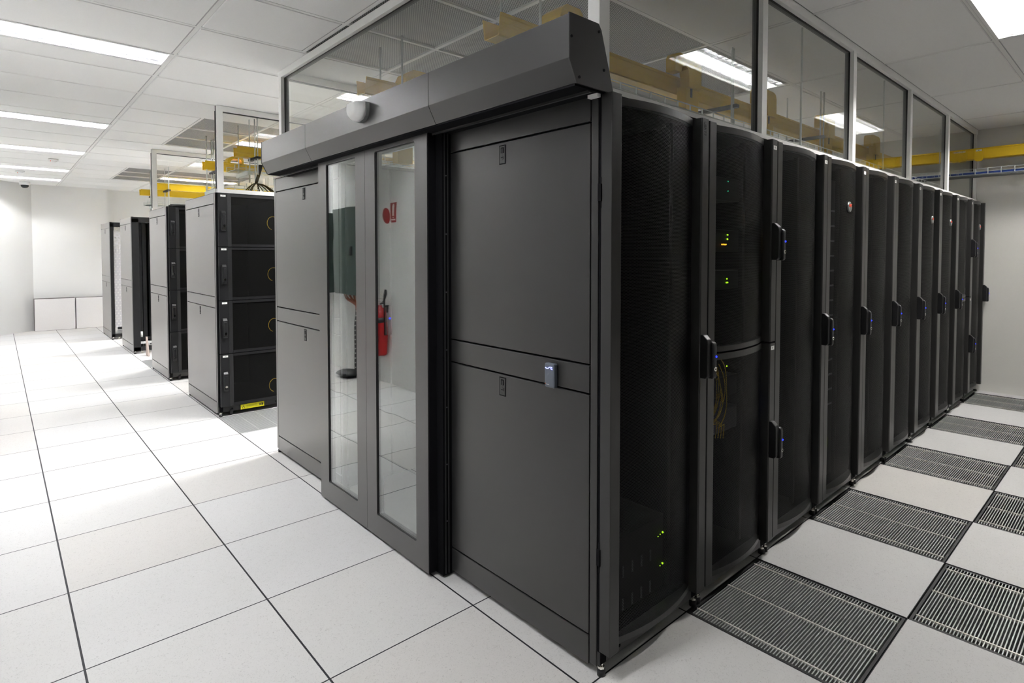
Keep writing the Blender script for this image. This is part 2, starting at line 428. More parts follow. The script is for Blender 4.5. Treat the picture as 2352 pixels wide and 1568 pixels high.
LL = {(-1.72,-.54): 'louvred light over the corridor above the top of the picture, before the upper left one',
      (-1.72,2.46): 'recessed louvred light at the upper left, nearest in the row of five over the corridor',
      (-1.72,5.16): 'second nearest louvred light of the row of five over the corridor',
      (-1.72,7.26): 'middle louvred light of the row of five over the corridor',
      (-1.72,9.36): 'fourth louvred light from the camera in the row over the corridor',
      (-1.72,10.86): 'farthest louvred corridor light, just before the back wall',
      (.68,2.46): 'louvred light beyond the front glass screen, just above the white sensor',
      (.68,5.16): 'louvred light behind the dark door header end, over the second rack row',
      (.68,7.26): 'louvred light past the second rack row, behind the yellow ducts',
      (.68,9.36): 'farthest louvred light over the back rows of racks',
      (1.88,-1.44): 'bright louvred light at the upper right corner over the grated aisle',
      (4.28,-1.44): 'louvred light over the grated aisle near the right wall, mirrored in the glass screen',
      (3.08,5.16): 'added louvred fill light deep over the second containment between the rows',
      (3.08,7.26): 'added louvred fill light deep in the room past the second containment',
      (3.08,2.46): 'added louvred fill light over the cold aisle deep behind the first rack block'}
for l in LIGHTS:
    g = 'corridor lights' if l[0] < -1 else 'lights over the racks and aisles'
    if L0 is None: L0 = make_light(l, LL[l], g)
    else:
        d = dup(L0, loc=(l[0]+.6, l[1]+.15, ZC), label=LL[l]); d['group'] = g
        for ch in d.children:
            if ch.name.startswith('lamp'):
                ch.data = ch.data.copy(); ch.data.materials[0] = M[LAMP_LEVEL[l]] if l[0] < 0 else M['lamp_i' if l[1] > 0 else 'lamp_w']

# ------------------------------------------------------------------ floor grilles
def make_grille(i, j, label):
    x0, y0 = i*.6, j*.6; t = thing('floor_grille', label, 'floor grille', (x0+.3, y0+.3, -.04), 'bar grilles in the right aisle floor')
    e = .004
    b = MB()
    for q in ((x0+e,x0+.6-e,y0+e,y0+.014),(x0+e,x0+.6-e,y0+.586,y0+.6-e),(x0+e,x0+.014,y0+.014,y0+.586),(x0+.586,x0+.6-e,y0+.014,y0+.586)):
        b.box(*q, -.035, -.002)
    b.build('frame', 'rubber', t)
    b = MB(); n = 52
    for k in range(n):
        y = y0+.022 + (.556)*k/(n-1)
        b.box(x0+.014, x0+.586, y-.0019, y+.0019, -.034, -.001)
    b.build('bars', 'grille', t)
    b = MB()
    for fx in (.055, .30, .545):
        b.box(x0+fx-.003, x0+fx+.003, y0+.016, y0+.584, -.010, .0006)
    b.build('cross_rods', 'grille_x', t)
    b = MB()
    for k, w in ((.05,.07),(.15,.05),(.33,.03),(.47,.05),(.55,.05)):
        b.box(x0+.02, x0+.58, y0+k-w/2, y0+k+w/2, -.075, -.070)
    b.build('damper', 'damper', t)
    return t
order = ['nearest', 'second nearest', 'third', 'fourth', 'farthest']
g0 = None
for n, (i, j) in enumerate(GR):
    lab = (['nearest floor grille along the black rack doors, below the second rack',
            'second floor grille along the black rack doors, counted from the camera',
            'third floor grille along the black rack doors, counted from the camera',
            'fourth floor grille along the black rack doors, two before the right wall',
            'farthest floor grille along the black rack doors, against the right wall',
            'large floor grille cut by the lower right edge, one tile out from the racks',
            'floor grille one tile out from the racks, cut by the right edge at mid floor',
            'sliver of a floor grille one tile out, small at the right edge',
            'floor grille one tile out from the racks beside the right wall'][n])
    if g0 is None: g0 = make_grille(i, j, lab)
    else: dup(g0, loc=(i*.6+.3, j*.6+.3, -.04), label=lab)
for n, (i, j) in enumerate(GL):
    x0, y0 = i*.6, j*.6
    t = thing('perforated_floor_tile', ['light grey perforated floor tile in front of the four-door rack', 'small grey perforated floor tile behind the second four-door rack'][n], 'floor tile', (x0+.3, y0+.3, -.03), 'perforated tiles in the cold aisles')
    b = MB(); b.box(x0+.003, x0+.597, y0+.003, y0+.597, -.03, -.0005); b.build('steel_plate', 'grille', t)
    b = MB()
    for k in range(1, 4): b.box(x0+.15*k-.003, x0+.15*k+.003, y0+.01, y0+.59, -.001, .0006)
    for k in range(0, 26): b.box(x0+.01, x0+.59, y0+.02+.0225*k, y0+.029+.0225*k, -.001, .0003, 1)
    b.build('slots', ['grille', 'damper'], t)

# ------------------------------------------------------------------ racks of the first row
X0, PITCH, YF, YR, HT = .070, .603, -.60, .47, 1.945
def curve_y(u):                       # bulge of a door leaf, u from 0 to 1
    return -.606 - .036*(1-(2*u-1)**2)
def foot(b, x, y):
    b.cyl((x,y,0),(x,y,.020), .0145, 14); b.cyl((x,y,.020),(x,y,.024), .0145, 14, r1=.011)
    b.cyl((x,y,.024),(x,y,.031), .012, 6, mi=1); b.cyl((x,y,.031),(x,y,.045), .006, 10, mi=1)
def levelling_feet(t, x0, x1, ys):
    for x in (x0+.0155, x1-.0155):
        for y in ys:
            b = MB(); foot(b, x, y); b.build('levelling_foot', ['rubber', 'chrome'], t)
def handle(t, x, z, yf=-.645, side=1):
    """swing handle with body, lever, blue lamp and key lock"""
    b = MB()
    b.prism([(yf,z+.084),(yf-.012,z+.084),(yf-.030,z+.066),(yf-.033,z+.05),(yf-.033,z-.072),(yf-.024,z-.084),(yf,z-.084)], 0, x, x+.030, bev=.003)
    b.prism([(yf-.010,z+.058),(yf-.034,z+.058),(yf-.042,z+.050),(yf-.044,z+.04),(yf-.044,z-.078),(yf-.040,z-.086),(yf-.010,z-.086)], 0, x+.026, x+.050, bev=.004)
    h = b.build('handle', 'black', t)
    b = MB(); b.ball((x+.043, yf-.044, z), .0045, seg=10); b.build('status_led', 'led_b', h)
    b = MB(); b.cyl((x+.036,yf-.043,z-.047),(x+.036,yf-.047,z-.047), .0085, 14); b.cyl((x+.036,yf-.047,z-.047),(x+.036,yf-.0475,z-.047), .004, 8, mi=1)
    b.build('key_lock', ['chrome', 'deep'], h)
    return h
def door_leaf(t, x0, z0, z1, hz, stem=''):
    xa, xb = x0+.052, x0+.535
    b = MB()
    b.box(x0+.001, xa, -.640, -.596, z0, z1, bev=.0025)
    b.prism([(xb,-.606),(xb+.002,-.640),(xb+.006,-.645),(x0+.586,-.645),(x0+.588,-.643),(x0+.588,-.596),(xb,-.596)], 2, z0, z1, bev=.001)
    n = 20
    for (za, zb) in ((z0, z0+.022), (z1-.026, z1)):
        for k in range(n):
            u0, u1 = k/n, (k+1)/n; p, q = xa+(xb-xa)*u0, xa+(xb-xa)*u1; a, d = curve_y(u0), curve_y(u1)
            b.quad([(p,a,za),(q,d,za),(q,d,zb),(p,a,zb)]); b.quad([(p,a+.02,za),(q,d+.02,za),(q,d+.02,zb),(p,a+.02,zb)])
            for zz in (za, zb): b.quad([(p,a,zz),(q,d,zz),(q,d+.02,zz),(p,a+.02,zz)])
    b.build(stem+'door_frame', 'strip', t)
    b = MB()
    for k in range(n):
        u0, u1 = k/n, (k+1)/n; p, q = xa+(xb-xa)*u0, xa+(xb-xa)*u1
        b.quad([(p,curve_y(u0)+.001,z0+.022),(q,curve_y(u1)+.001,z0+.022),(q,curve_y(u1)+.001,z1-.026),(p,curve_y(u0)+.001,z1-.026)])
    for fc in b.bm.faces: fc.smooth = True
    bmesh.ops.remove_doubles(b.bm, verts=b.bm.verts, dist=1e-5)
    b.build(stem+'mesh_panel', 'mesh', t)
    handle(t, x0+.537, hz)
def cabinet(t, x0, x1, y0, y1, back=True, base_holes=True, front=-1):
    """open steel cabinet; y0 is the front"""
    b = MB(); s = 1 if y1 > y0 else -1
    ya, yb = min(y0, y1), max(y0, y1)
    b.box(x0+.012, x0+.03, ya+.012, yb-.012, .04, HT-.012); b.box(x1-.03, x1-.012, ya+.012, yb-.012, .04, HT-.012)
    b.box(x0+.004, x1-.004, ya+.004, yb-.004, HT-.014, HT)
    if back:
        yy = y1-.02*s; b.box(x0+.02, x1-.02, min(y1, yy), max(y1, yy), .04, HT-.014)
    b.box(x0+.02, x1-.02, ya+.02, yb-.02, .05, .06)
    for xx in (x0+.004, x1-.034):
        b.box(xx, xx+.03, min(y0, y0+.03*s), max(y0, y0+.03*s), .04, HT-.014)
        b.box(xx, xx+.03, min(y1, y1-.03*s), max(y1, y1-.03*s), .04, HT-.014)
    b.build('cabinet', 'deep', t)
    for xx in (x0+.07, x1-.09):
        b = MB(); b.box(xx, xx+.02, min(y0+.08*s, y0+.10*s), max(y0+.08*s, y0+.10*s), .06, HT-.014); b.build('mounting_rail', 'deep', t)
    b = MB()
    yy = (min(y0+.002*s, y0+.03*s), max(y0+.002*s, y0+.03*s))
    b.box(x0+.003, x1-.003, *yy, .036, .082, bev=.001)
    if base_holes:
        for fx in (.18, .80):
            xx = x0+(x1-x0)*fx; b.cyl((xx, y0+.0012*s, .059), (xx, y0+.004*s, .059), .006, 10, mi=1)
    b.build('base_rail', ['strip', 'deep'], t)
def new_rack(i, split):
    x0 = X0+PITCH*i; t = thing('server_rack', '-', 'server rack', (x0+.3015, -.065, 0), 'black racks along the right aisle')
    cabinet(t, x0, x0+PITCH, YF, YR)
    if split:
        door_leaf(t, x0, .086, 1.006, .566, 'lower_'); door_leaf(t, x0, 1.014, 1.934, 1.472, 'upper_')
    else:
        door_leaf(t, x0, .086, 1.934, 1.020)
    levelling_feet(t, x0, x0+PITCH, (YF+.006, YR-.03))
    return t
single = new_rack(0, False); double = new_rack(1, True)
racks = [single, double]
for i in range(2, 10):
    src = double if i == 8 else single
    racks.append(dup(src, loc=(X0+PITCH*i+.3015, -.065, 0)))
RL = ['first black rack at the near corner, with charcoal side panels and a card reader',
      'second black rack from the near corner, two stacked doors, yellow fibre behind the lower',
      'third black rack from the near corner, plain single mesh door without a badge',
      'fourth black rack from the near corner, red-lettered badge and low green display',
      'fifth black rack from the near corner, single mesh door with faint blue lights behind it',
      'sixth black rack from the near corner, plain mesh door between two badged and unbadged racks',
      'seventh black rack from the near corner, round badge high on its mesh door',
      'eighth black rack from the near corner, second of two neighbouring racks with round badges',
      'ninth black rack from the near corner, two stacked doors with two handles, near the wall',
      'tenth and last black rack, against the right wall, small round badge on its door']
for t, l in zip(racks, RL): t['label'] = l
FRONT = Matrix.Rotation(PI/2, 3, 'X')                     # text facing -y
SIDE = Matrix.Rotation(-PI/2, 3, 'Z') @ Matrix.Rotation(PI/2, 3, 'X')   # text facing -x
VERT = FRONT @ Matrix.Rotation(-PI/2, 3, 'Z')
def badge(i):
    t = racks[i]; xc, zc = X0+PITCH*i+.31, 1.682; y = -.645
    b = MB(); b.cyl((xc,y+.004,zc),(xc,y-.004,zc), .029, 24); b.cyl((xc,y-.004,zc),(xc,y-.006,zc), .029, 24, r1=.025)
    b.cyl((xc,y-.0061,zc-.010),(xc,y-.0065,zc-.010), .012, 16, mi=2)
    b.text('APC', .023, (xc, y-.0072, zc+.006), FRONT, mi=1, depth=.0008)
    b.build('round_badge', ['silver', 'red_t', 'grey_c'], t)
for i in (3, 6, 7, 9): badge(i)
def sticker(i, z, w=.032, h=.018, dx=.562):
    t = racks[i]; xc = X0+PITCH*i+dx; y = -.6452
    b = MB(); b.box(xc-w/2, xc+w/2, y-.0006, y, z-h/2, z+h/2); b.text('%02d' % (i+1), h*.62, (xc, y-.0007, z), FRONT, mi=1, depth=.0002)
    b.build('number_sticker', ['sticker', 'grey_c'], t)
for i in (1, 2, 3, 4, 5, 6, 7, 8): sticker(i, 1.897)
sticker(1, .985); sticker(8, .985)
b = MB(); b.text('USRT7', .019, (X0+.558, -.6455, 1.895), VERT, depth=.0004); b.build('lettering', 'ink', racks[0])
for z in (1.615, .405):
    b = MB(); b.box(X0-.004, X0+.014, -.600, -.586, z-.028, z+.028); b.cyl((X0+.004,-.594,z-.05),(X0+.004,-.594,z+.05), .005, 8)
    b.build('door_hinge', 'deep', racks[0])

# charcoal side panels of a rack end (plane x = xp, seen from -x)
def side_panels(t, xp, y0, y1, ylatch, closed_edges=True):
    def pan(name, z0, z1, dy=0.0, bev=.0018):
        b = MB(); b.box(xp-.002, xp+.011, y0+dy, y1-dy, z0, z1, bev=bev); return b.build(name, 'panel', t)
    pan('top_strip', 1.853, 1.940); up = pan('upper_side_panel', 1.047, 1.846); pan('middle_strip', .948, 1.040)
    lo = pan('lower_side_panel', .127, .941); pan('kick_strip', .022, .120)
    for p, zc in ((up, 1.799), (lo, .895)):
        b = MB(); yc = ylatch; w, h = .019, .037; x = xp-.002
        b.box(x-.0012, x, yc-w, yc+w, zc-h, zc+h, mi=1)
        b.box(x-.0018, x-.0012, yc-w+.004, yc+w-.004, zc-h+.004, zc+h-.004)
        b.box(x-.0026, x-.0018, yc-.008, yc+.008, zc+.006, zc+.028, mi=1); b.box(x-.003, x-.0026, yc-.003, yc+.003, zc+.002, zc+.024)
        b.cyl((x-.0018,yc,zc-.012),(x-.004,yc,zc-.012), .008, 14); b.box(x-.0046, x-.004, yc-.005, yc+.005, zc-.0135, zc-.0105, mi=1)
        b.build('latch', ['strip', 'deep'], p)
    for ya in (y0-.034, y1+.004):
        b = MB(); b.box(xp-.001, xp+.03, ya, ya+.030, .03, 1.944, bev=.002); b.build('corner_post', 'panel', t)
side_panels(racks[0], X0, -.552, .432, -.106)

# equipment seen through the mesh
def leds(par, pts, m, r=.0035):
    for p in pts:
        b = MB(); b.ball(p, r, seg=8); b.build('indicator_light', m, par)
def unit(name, label, i, z0, z1, m='server', w=.45, group='equipment mounted in the racks', cat='server', y=-.50):
    xc = X0+PITCH*i+.3015
    t = thing(name, label, cat, (xc, y+.25, z0), group)
    b = MB(); b.box(xc-w/2, xc+w/2, y, y+.5, z0, z1, bev=.003); b.build('chassis', m, t); return t, xc
t, xc = unit('battery_unit', 'dark unit low in the first rack with two rows of grey slots and green lamps', 0, .07, .36, cat='power unit')
b = MB()
for zc in (.225, .10):
    for k in range(6): b.box(xc-.17+.058*k, xc-.162+.058*k, -.503, -.5, zc-.022, zc+.022)
b.build('slot', 'server_g', t); leds(t, [(xc+.205,-.504,.292),(xc+.205,-.504,.165)], 'led_g', .004); leds(t, [(xc+.19,-.503,.288),(xc+.175,-.503,.284),(xc+.19,-.503,.16)], 'led_g', .002)
t, xc = unit('network_switch', 'upper switch in the second rack with yellow-green and orange lamps', 1, 1.425, 1.525, cat='network switch')
leds(t, [(xc+.10,-.504,1.502),(xc+.10,-.504,1.483)], 'led_g', .004); leds(t, [(xc+.052+.012*k,-.504,1.458) for k in range(4)], 'led_o', .0035)
leds(t, [(xc-.01,-.504,1.51),(xc-.01,-.504,1.49),(xc-.01,-.504,1.47)], 'sticker', .002); leds(t, [(xc-.03,-.504,1.465)], 'led_g', .002)
t, xc = unit('network_switch', 'lower switch in the second rack with green lamps at both ends', 1, 1.255, 1.34, cat='network switch')
leds(t, [(xc+.095,-.504,1.285),(xc+.106,-.504,1.285),(xc+.10,-.504,1.302)], 'led_g', .0035); leds(t, [(xc-.03,-.504,1.288),(xc-.034,-.504,1.279),(xc-.022,-.504,1.279)], 'led_g', .003)
t, xc = unit('server', 'pale steel server behind the lower mesh of the second rack with blue lamps', 1, .60, .70, 'server_g')
leds(t, [(xc-.035,-.505,.672),(xc-.035,-.505,.665),(xc-.037,-.505,.625)], 'led_b', .003)
t, xc = unit('patch_panel', 'dark patch panel in the second rack above its pale server', 1, .76, .85, cat='patch panel')
leds(t, [(xc+.11,-.503,.90)], 'led_g', .003)
b = MB()
rnd = random.Random(21)
for k in range(8):
    r = rnd.uniform(.06,.10); cx, cz = xc-.08+rnd.uniform(-.02,.02), .80+rnd.uniform(-.05,.03); a0 = rnd.uniform(-2.0,-1.2); sp = rnd.uniform(2.4,3.6); ph = rnd.uniform(0,6)
    pts = [(cx+r*math.cos(a)*(1+.12*math.sin(3*a+ph)), -.52-.004*k, cz+1.45*r*math.sin(a)*(1+.1*math.sin(2*a+ph))) for a in [(a0+sp*q/24) for q in range(25)]]
    if k % 2: pts = [(xc-.03+.004*k, -.52-.004*k, .60), (xc-.015+.003*k, -.52-.004*k, .66)] + pts
    b.tube(pts, .0022, 5)
o = b.build('fibre_cable', 'fibre', None, at=(xc-.05,-.52,.66)); tag(o, 'looped yellow fibre cables behind the lower mesh of the second rack', 'cable')
t, xc = unit('server', 'upper unit of the second rack with two teal lamps', 1, 1.66, 1.76)
leds(t, [(xc+.10,-.504,1.745),(xc+.10,-.504,1.70)], 'led_t', .003)
t, xc = unit('cooling_unit', 'cooling unit in the fourth rack with a lit green display', 3, .07, 1.86, cat='cooling unit')
b = MB(); b.box(xc+.08, xc+.13, -.506, -.5, .245, .305); b.build('display', 'lcd', t); leds(t, [(xc+.10,-.506,.318)], 'led_o', .004)
b = MB()
for k in range(14): b.box(xc-.2, xc+.2, -.503, -.5, .5+.09*k, .51+.09*k)
b.build('fan_slot', 'server_g', t)
t, xc = unit('server', 'blade server in the fifth rack with tiny blue lamps', 4, 1.2, 1.45)
leds(t, [(xc-.02,-.504,1.33),(xc+.03,-.504,1.38)], 'led_b', .003)
b = MB()
for z in (1.78, 1.70, 1.62): b.box(xc-.19, xc+.05, -.503, -.49, z, z+.02)
o = b.build('cable_tray_panel', 'server_g', None, at=(xc,-.49,1.6)); tag(o, 'grey cable organiser high in the fifth rack', 'cable organiser', 'equipment mounted in the racks')

# ------------------------------------------------------------------ card reader
t = thing('card_reader', 'small slate blue card reader with a glowing blue squiggle on the near side panel', 'card reader', (.066, -.383, .941))
b = MB(); b.prism([(-.383-.024,.941),(-.383+.024,.941),(-.383+.024,1.028),(-.383-.024,1.028)], 0, .046, .068, bev=.006); b.build('housing', 'reader', t)
b = MB(); pts = [(-.365,1.0115),(-.372,1.009),(-.379,1.0095),(-.386,1.015),(-.394,1.0155),(-.399,1.0145)]
b.tube([(.0455, p[0], p[1]) for p in pts], .0016, 6); b.tube([(.0455,-.391,1.0105),(.0455,-.396,1.0095),(.0455,-.400,1.0085)], .0016, 6)
b.build('light_squiggle', 'swirl', t)
b = MB(); b.ball((.0455,-.3655,.9545), .0022, seg=8); b.tube([(.0455,-.370,.953),(.0455,-.378,.9525),(.0455,-.384,.952)], .0010, 5, mi=1)
b.build('maker_mark', ['orange', 'white'], t)

# ------------------------------------------------------------------ rack row behind the sliding doors (far half of the front)
YB0, YB1 = 1.31, 2.38
def rear_rack(i, label):
    x0 = X0+PITCH*i
    t = thing('server_rack', label, 'server rack', (x0+.3015, (YB0+YB1)/2, 0), 'racks behind the sliding doors')
    cabinet(t, x0, x0+PITCH, YB1, YB0, back=False)
    b = MB(); b.box(x0+.02, x0+.295, YB0-.02, YB0+.004, .07, 1.92); b.box(x0+.305, x0+.583, YB0-.02, YB0+.004, .07, 1.92); b.build('rear_door', 'black', t)
    b = MB()
    for z in (.42, 1.02, 1.62): b.box(x0+.575, x0+.595, YB0-.034, YB0-.02, z-.03, z+.03)
    b.build('rear_hinge', 'server_g', t)
    b = MB(); b.box(x0+.26, x0+.29, YB0-.05, YB0-.02, .93, 1.10, bev=.004); h = b.build('rear_handle', 'grey_c', t)
    b = MB(); b.ball((x0+.275,YB0-.052,1.03), .006, seg=8); b.build('status_led', 'led_b', h)
    levelling_feet(t, x0, x0+PITCH, (YB0+.02, YB1-.014))
    return t
rb = rear_rack(0, 'rack behind the sliding doors whose grey side panels end the front on the left')
side_panels(rb, X0, 1.345, 2.346, 1.846)
rc = rear_rack(1, 'second rack behind the sliding doors, next to the one with the grey side panels')

# ------------------------------------------------------------------ door header, sensor, sliding doors, jamb
t = thing('door_header', 'long charcoal sliding door header running above both side panels', 'door header', (-.03, .74, 1.935))
prof = [(-.105,2.138),(-.105,2.006),(-.070,1.938),(.102,1.938),(.040,2.122),(.028,2.138)]
for n, (a, d) in enumerate(((-.612,.146),(.148,1.385),(1.387,2.098))):
    b = MB(); b.prism(prof, 1, a, d, bev=.0012); b.build('cover', 'panel', t)
cap = [(-.107,2.141),(-.107,2.005),(-.071,1.935),(.106,1.935),(.044,2.123),(.030,2.141)]
for ya, yb in ((-.618,-.6125),(2.0985,2.103)):
    b = MB(); b.prism(cap, 1, ya, yb, bev=.0008); e = b.build('end_cap', 'strip', t)
    if ya < 0:
        for x, z in ((-.098,2.07),(-.062,1.955),(.03,2.115),(.055,2.0)):
            b = MB(); b.cyl((x,ya-.003,z),(x,ya+.001,z), .0045, 10); b.build('screw', 'deep', e)
b = MB(); b.box(-.068,.099,-.606,2.092,1.931,1.9378); b.build('track_housing', 'deep', t)
b = MB(); b.box(.0,.004,-.60,2.08,1.923,1.931); b.box(.004,.02,-.60,2.08,1.927,1.931); b.build('track_rail', 'strip', t)
b = MB(); b.box(.056,.068,-.59,.29,1.944,1.953); b.box(.056,.068,1.40,2.36,1.944,1.953); b.build('brush_strip', 'beige', t)
b = MB(); b.box(.044,.062,-.60,-.56,1.920,1.9345); b.box(.062,.095,-.60,-.565,1.9455,1.953); b.build('packing_strip', 'white', t)

t = thing('motion_sensor', 'white rounded motion sensor mounted on the dark door header', 'motion sensor', (-.108, .685, 2.03))
yc = .700
D = [(yc-.066,2.114),(yc-.066,2.075),(yc-.058,2.052),(yc-.038,2.036),(yc,2.029),(yc+.038,2.036),(yc+.058,2.052),(yc+.066,2.075),(yc+.066,2.114)]
b = MB(); b.prism(D, 0, -.122, -.106); b.build('back_plate', 'grey_c', t)
b = MB(); sx = [0, .35, .62, .82, .95, 1.0]; rings = []
for k, q in enumerate(sx):
    s_ = math.sqrt(max(0, 1-(q*.98)**2))*.45+.55 if q < 1 else .52
    rings.append([b.bm.verts.new((-.122-.046*q, yc+(p[0]-yc)*s_*.97, 2.112+(p[1]-2.112)*s_*.97)) for p in D])
for A, B in zip(rings, rings[1:]):
    for k in range(len(D)):
        fc = b.bm.faces.new((A[k], A[(k+1)%len(D)], B[(k+1)%len(D)], B[k])); fc.smooth = True
b.bm.faces.new(rings[-1]); b.bm.faces.new(rings[0][::-1])
b.build('lens_cover', 'white', t)

def rounded(y0, y1, z0, z1, r, n=5):
    pts = []
    for cy, cz, a in ((y1-r,z1-r,0),(y0+r,z1-r,PI/2),(y0+r,z0+r,PI),(y1-r,z0+r,3*PI/2)):
        pts += [(cy+r*math.cos(a+PI/2*k/n), cz+r*math.sin(a+PI/2*k/n)) for k in range(n+1)]
    return pts
def ring_plate(b, inner, outer, x0, x1, mi=0):
    n = len(inner)
    for k in range(n):
        i0, i1, o0, o1 = inner[k], inner[(k+1)%n], outer[k], outer[(k+1)%n]
        for x in (x0, x1):
            b.quad([(x,*i0),(x,*i1),(x,*o1),(x,*o0)], mi)
        b.quad([(x0,*i0),(x0,*i1),(x1,*i1),(x1,*i0)], mi); b.quad([(x0,*o0),(x0,*o1),(x1,*o1),(x1,*o0)], mi)
def sliding_door(y0, y1, gy0, gy1, label):
    t = thing('sliding_door', label, 'sliding door', (0, (y0+y1)/2, .012), 'pair of glazed sliding doors')
    z0, z1, gz0, gz1 = .016, 1.962, .122, 1.913
    inner = rounded(gy0, gy1, gz0, gz1, .012)
    def sq(y, z):                                   # outer outline, point for point
        return (y0 if y < (gy0+gy1)/2 else y1, z0 if z < 1 else z1)
    outer = [sq(*p) for p in inner]
    b = MB(); ring_plate(b, inner, outer, -.022, .018)
    bmesh.ops.remove_doubles(b.bm, verts=b.bm.verts, dist=1e-5)
    bmesh.ops.dissolve_degenerate(b.bm, edges=b.bm.edges, dist=1e-5)
    b.build('door_frame', 'panel', t)
    b = MB(); ring_plate(b, rounded(gy0+.004, gy1-.004, gz0+.004, gz1-.004, .009), inner, -.0185, .010); b.build('gasket', 'rubber', t)
    b = MB(); b.box(-.015, -.010, gy0+.003, gy1-.003, gz0+.003, gz1-.003); b.build('glass_pane', 'glass_d', t)
    b = MB()
    for yy in (y0+.03, y1-.09): b.box(-.012, .010, yy, yy+.06, .002, .017)
    b.build('bottom_guide', 'rubber', t)
    return t
sliding_door(.287, .849, .386, .748, 'sliding glass door leaf on the right, reflecting the red extinguisher')
sliding_door(.851, 1.413, .953, 1.305, 'sliding glass door leaf on the left, reflecting the bright wall and green cabinet')
t = thing('door_jamb', 'tall black channel standing behind the right edge of the sliding doors', 'door jamb', (.04, .27, 0))
b = MB(); b.box(.020, .066, .236, .300, .012, 1.94); b.build('channel', 'deep', t)
b = MB(); b.box(.030, .034, .231, .236, .02, 1.93); b.box(.046, .050, .231, .236, .02, 1.93)
b.build('seal_ridge', 'strip', t)
b = MB()
for k in range(7): b.cyl((.040,.2355,.25+.25*k),(.040,.2335,.25+.25*k), .003, 8)
b.build('screw', 'server_g', t)
b = MB(); b.box(-.020, .018, .2805, .2868, .02, 1.955); b.build('brush_seal', 'deep', t)

# ------------------------------------------------------------------ glass screens above the racks
def post(b, x, y, z0, z1, face):          # aluminium face outward, black gasket body behind
    if face == 'y': b.box(x-.025, x+.025, y-.028, y-.006, z0, z1, 0); b.box(x-.030, x+.022, y-.006, y+.022, z0, z1, 1)
    else: b.box(x-.028, x-.006, y-.025, y+.025, z0, z1, 0); b.box(x-.006, x+.022, y-.030, y+.022, z0, z1, 1)
def screen_y(name, label, y, x0, x1, posts, z0, z1, white_sill=True, flip=False):
    t = thing(name, label, 'glass screen', ((x0+x1)/2, y, z0), 'glass screens above the racks')
    b = MB(); b.box(x0, x1, y-.028, y-.006, z1-.045, z1, 0); b.box(x0, x1, y-.006, y+.022, z1-.050, z1, 1); b.build('top_rail', ['alu', 'rubber'], t)
    b = MB(); b.box(x0, x1, y-.028, y+.022, z0, z0+.036, 0); b.build('bottom_rail', 'alu', t)
    for p in posts:
        b = MB(); post(b, p, y, z0+.036, z1-.045, 'y'); b.build('mullion', ['alu', 'rubber'], t)
    ends = [x0] + list(posts) + [x1]
    for a, d in zip(ends, ends[1:]):
        if d-a < .2: continue
        b = MB(); b.box(a+.02, d-.02, y-.002, y+.004, z0+.036, z1-.048); b.build('glass_pane', 'glass_r', t)
    return t
ZT = 2.694
screen_y('glass_screen', 'long glass screen above the black rack row, with white mullions to the right wall', -.530, .158, XR-.004, [1.31,2.52,3.74,4.92,6.10], HT, ZT)
t = thing('glass_screen', 'glass screen above the sliding door header, ending in two white posts', 'glass screen', (.13, .9, HT), 'glass screens above the racks')
b = MB(); b.box(.102,.124,-.555,2.36,ZT-.045,ZT,0); b.box(.124,.152,-.555,2.36,ZT-.050,ZT,1); b.build('top_rail', ['alu','rubber'], t)
b = MB(); b.box(.102,.152,-.555,2.36,HT,HT+.036); b.build('bottom_rail', 'alu', t)
b = MB(); b.box(.102,.155,-.560,-.510,HT+.036,ZT-.045); b.build('mullion', 'alu', t)
b = MB(); b.box(.102,.124,2.315,2.36,HT+.036,ZT-.045,0); b.box(.124,.152,2.300,2.355,HT+.036,ZT-.045,1); b.build('mullion', ['alu','rubber'], t)
b = MB(); b.box(.126,.132,-.505,2.30,HT+.036,ZT-.048); b.build('glass_pane', 'glass_f', t)
screen_y('glass_screen', 'glass screen on the far side of the first containment, above the rear racks', 2.335, .158, XR-.004, [1.31,2.52,3.74,4.92], HT, ZT)
screen_y('glass_screen', 'glass screen with a pale post standing on the near four-door rack', 3.655, .03, XR-.004, [.055,1.3,2.5,3.7,4.9], HT, ZT)
screen_y('glass_screen', 'glass screen with a pale post above the back of the second four-door rack', 6.44, .03, XR-.004, [.055,1.3,2.5,3.7,4.9], HT, ZT)

# ------------------------------------------------------------------ yellow fibre ducts
def u_profile(yc, z0, w=.118, h=.095, t=.004):
    a = w/2
    return [(yc-a-.004,z0+h),(yc-a-.004,z0+h-.012),(yc-a,z0+h-.016),(yc-a+.008,z0+.004),(yc-a+.016,z0),(yc+a-.016,z0),(yc+a-.008,z0+.004),(yc+a,z0+h-.016),(yc+a+.004,z0+h-.012),(yc+a+.004,z0+h),
            (yc+a,z0+h),(yc+a-t,z0+h-.016),(yc+a-.008-t,z0+.008),(yc+a-.016-t,z0+t),(yc-a+.016+t,z0+t),(yc-a+.008+t,z0+.008),(yc-a+t,z0+h-.016),(yc-a,z0+h)]
def spill(b, x, yc, z0, side, zend):
    """waterfall hood over the duct side, then a chute down to the rack top"""
    ys = yc+side*.066; yo = ys+side*.060; y0_, y1_ = min(ys, yo), max(ys, yo)
    zt = z0+.19
    arch = [(x-.20,z0+.085),(x-.20,zt-.03),(x-.185,zt-.008),(x-.15,zt+.002),(x+.03,zt),(x+.062,zt-.012),(x+.075,zt-.04),(x+.075,z0+.02),(x-.055,z0+.02),(x-.055,z0+.085),(x-.065,z0+.118),(x-.095,z0+.130),(x-.125,z0+.118),(x-.14,z0+.085)]
    b.prism(arch, 1, y0_-.02 if side < 0 else y0_-.10, y1_-.02 if side < 0 else y1_)
    b.box(x-.055, x+.075, y0_, y1_, zend, z0+.03)
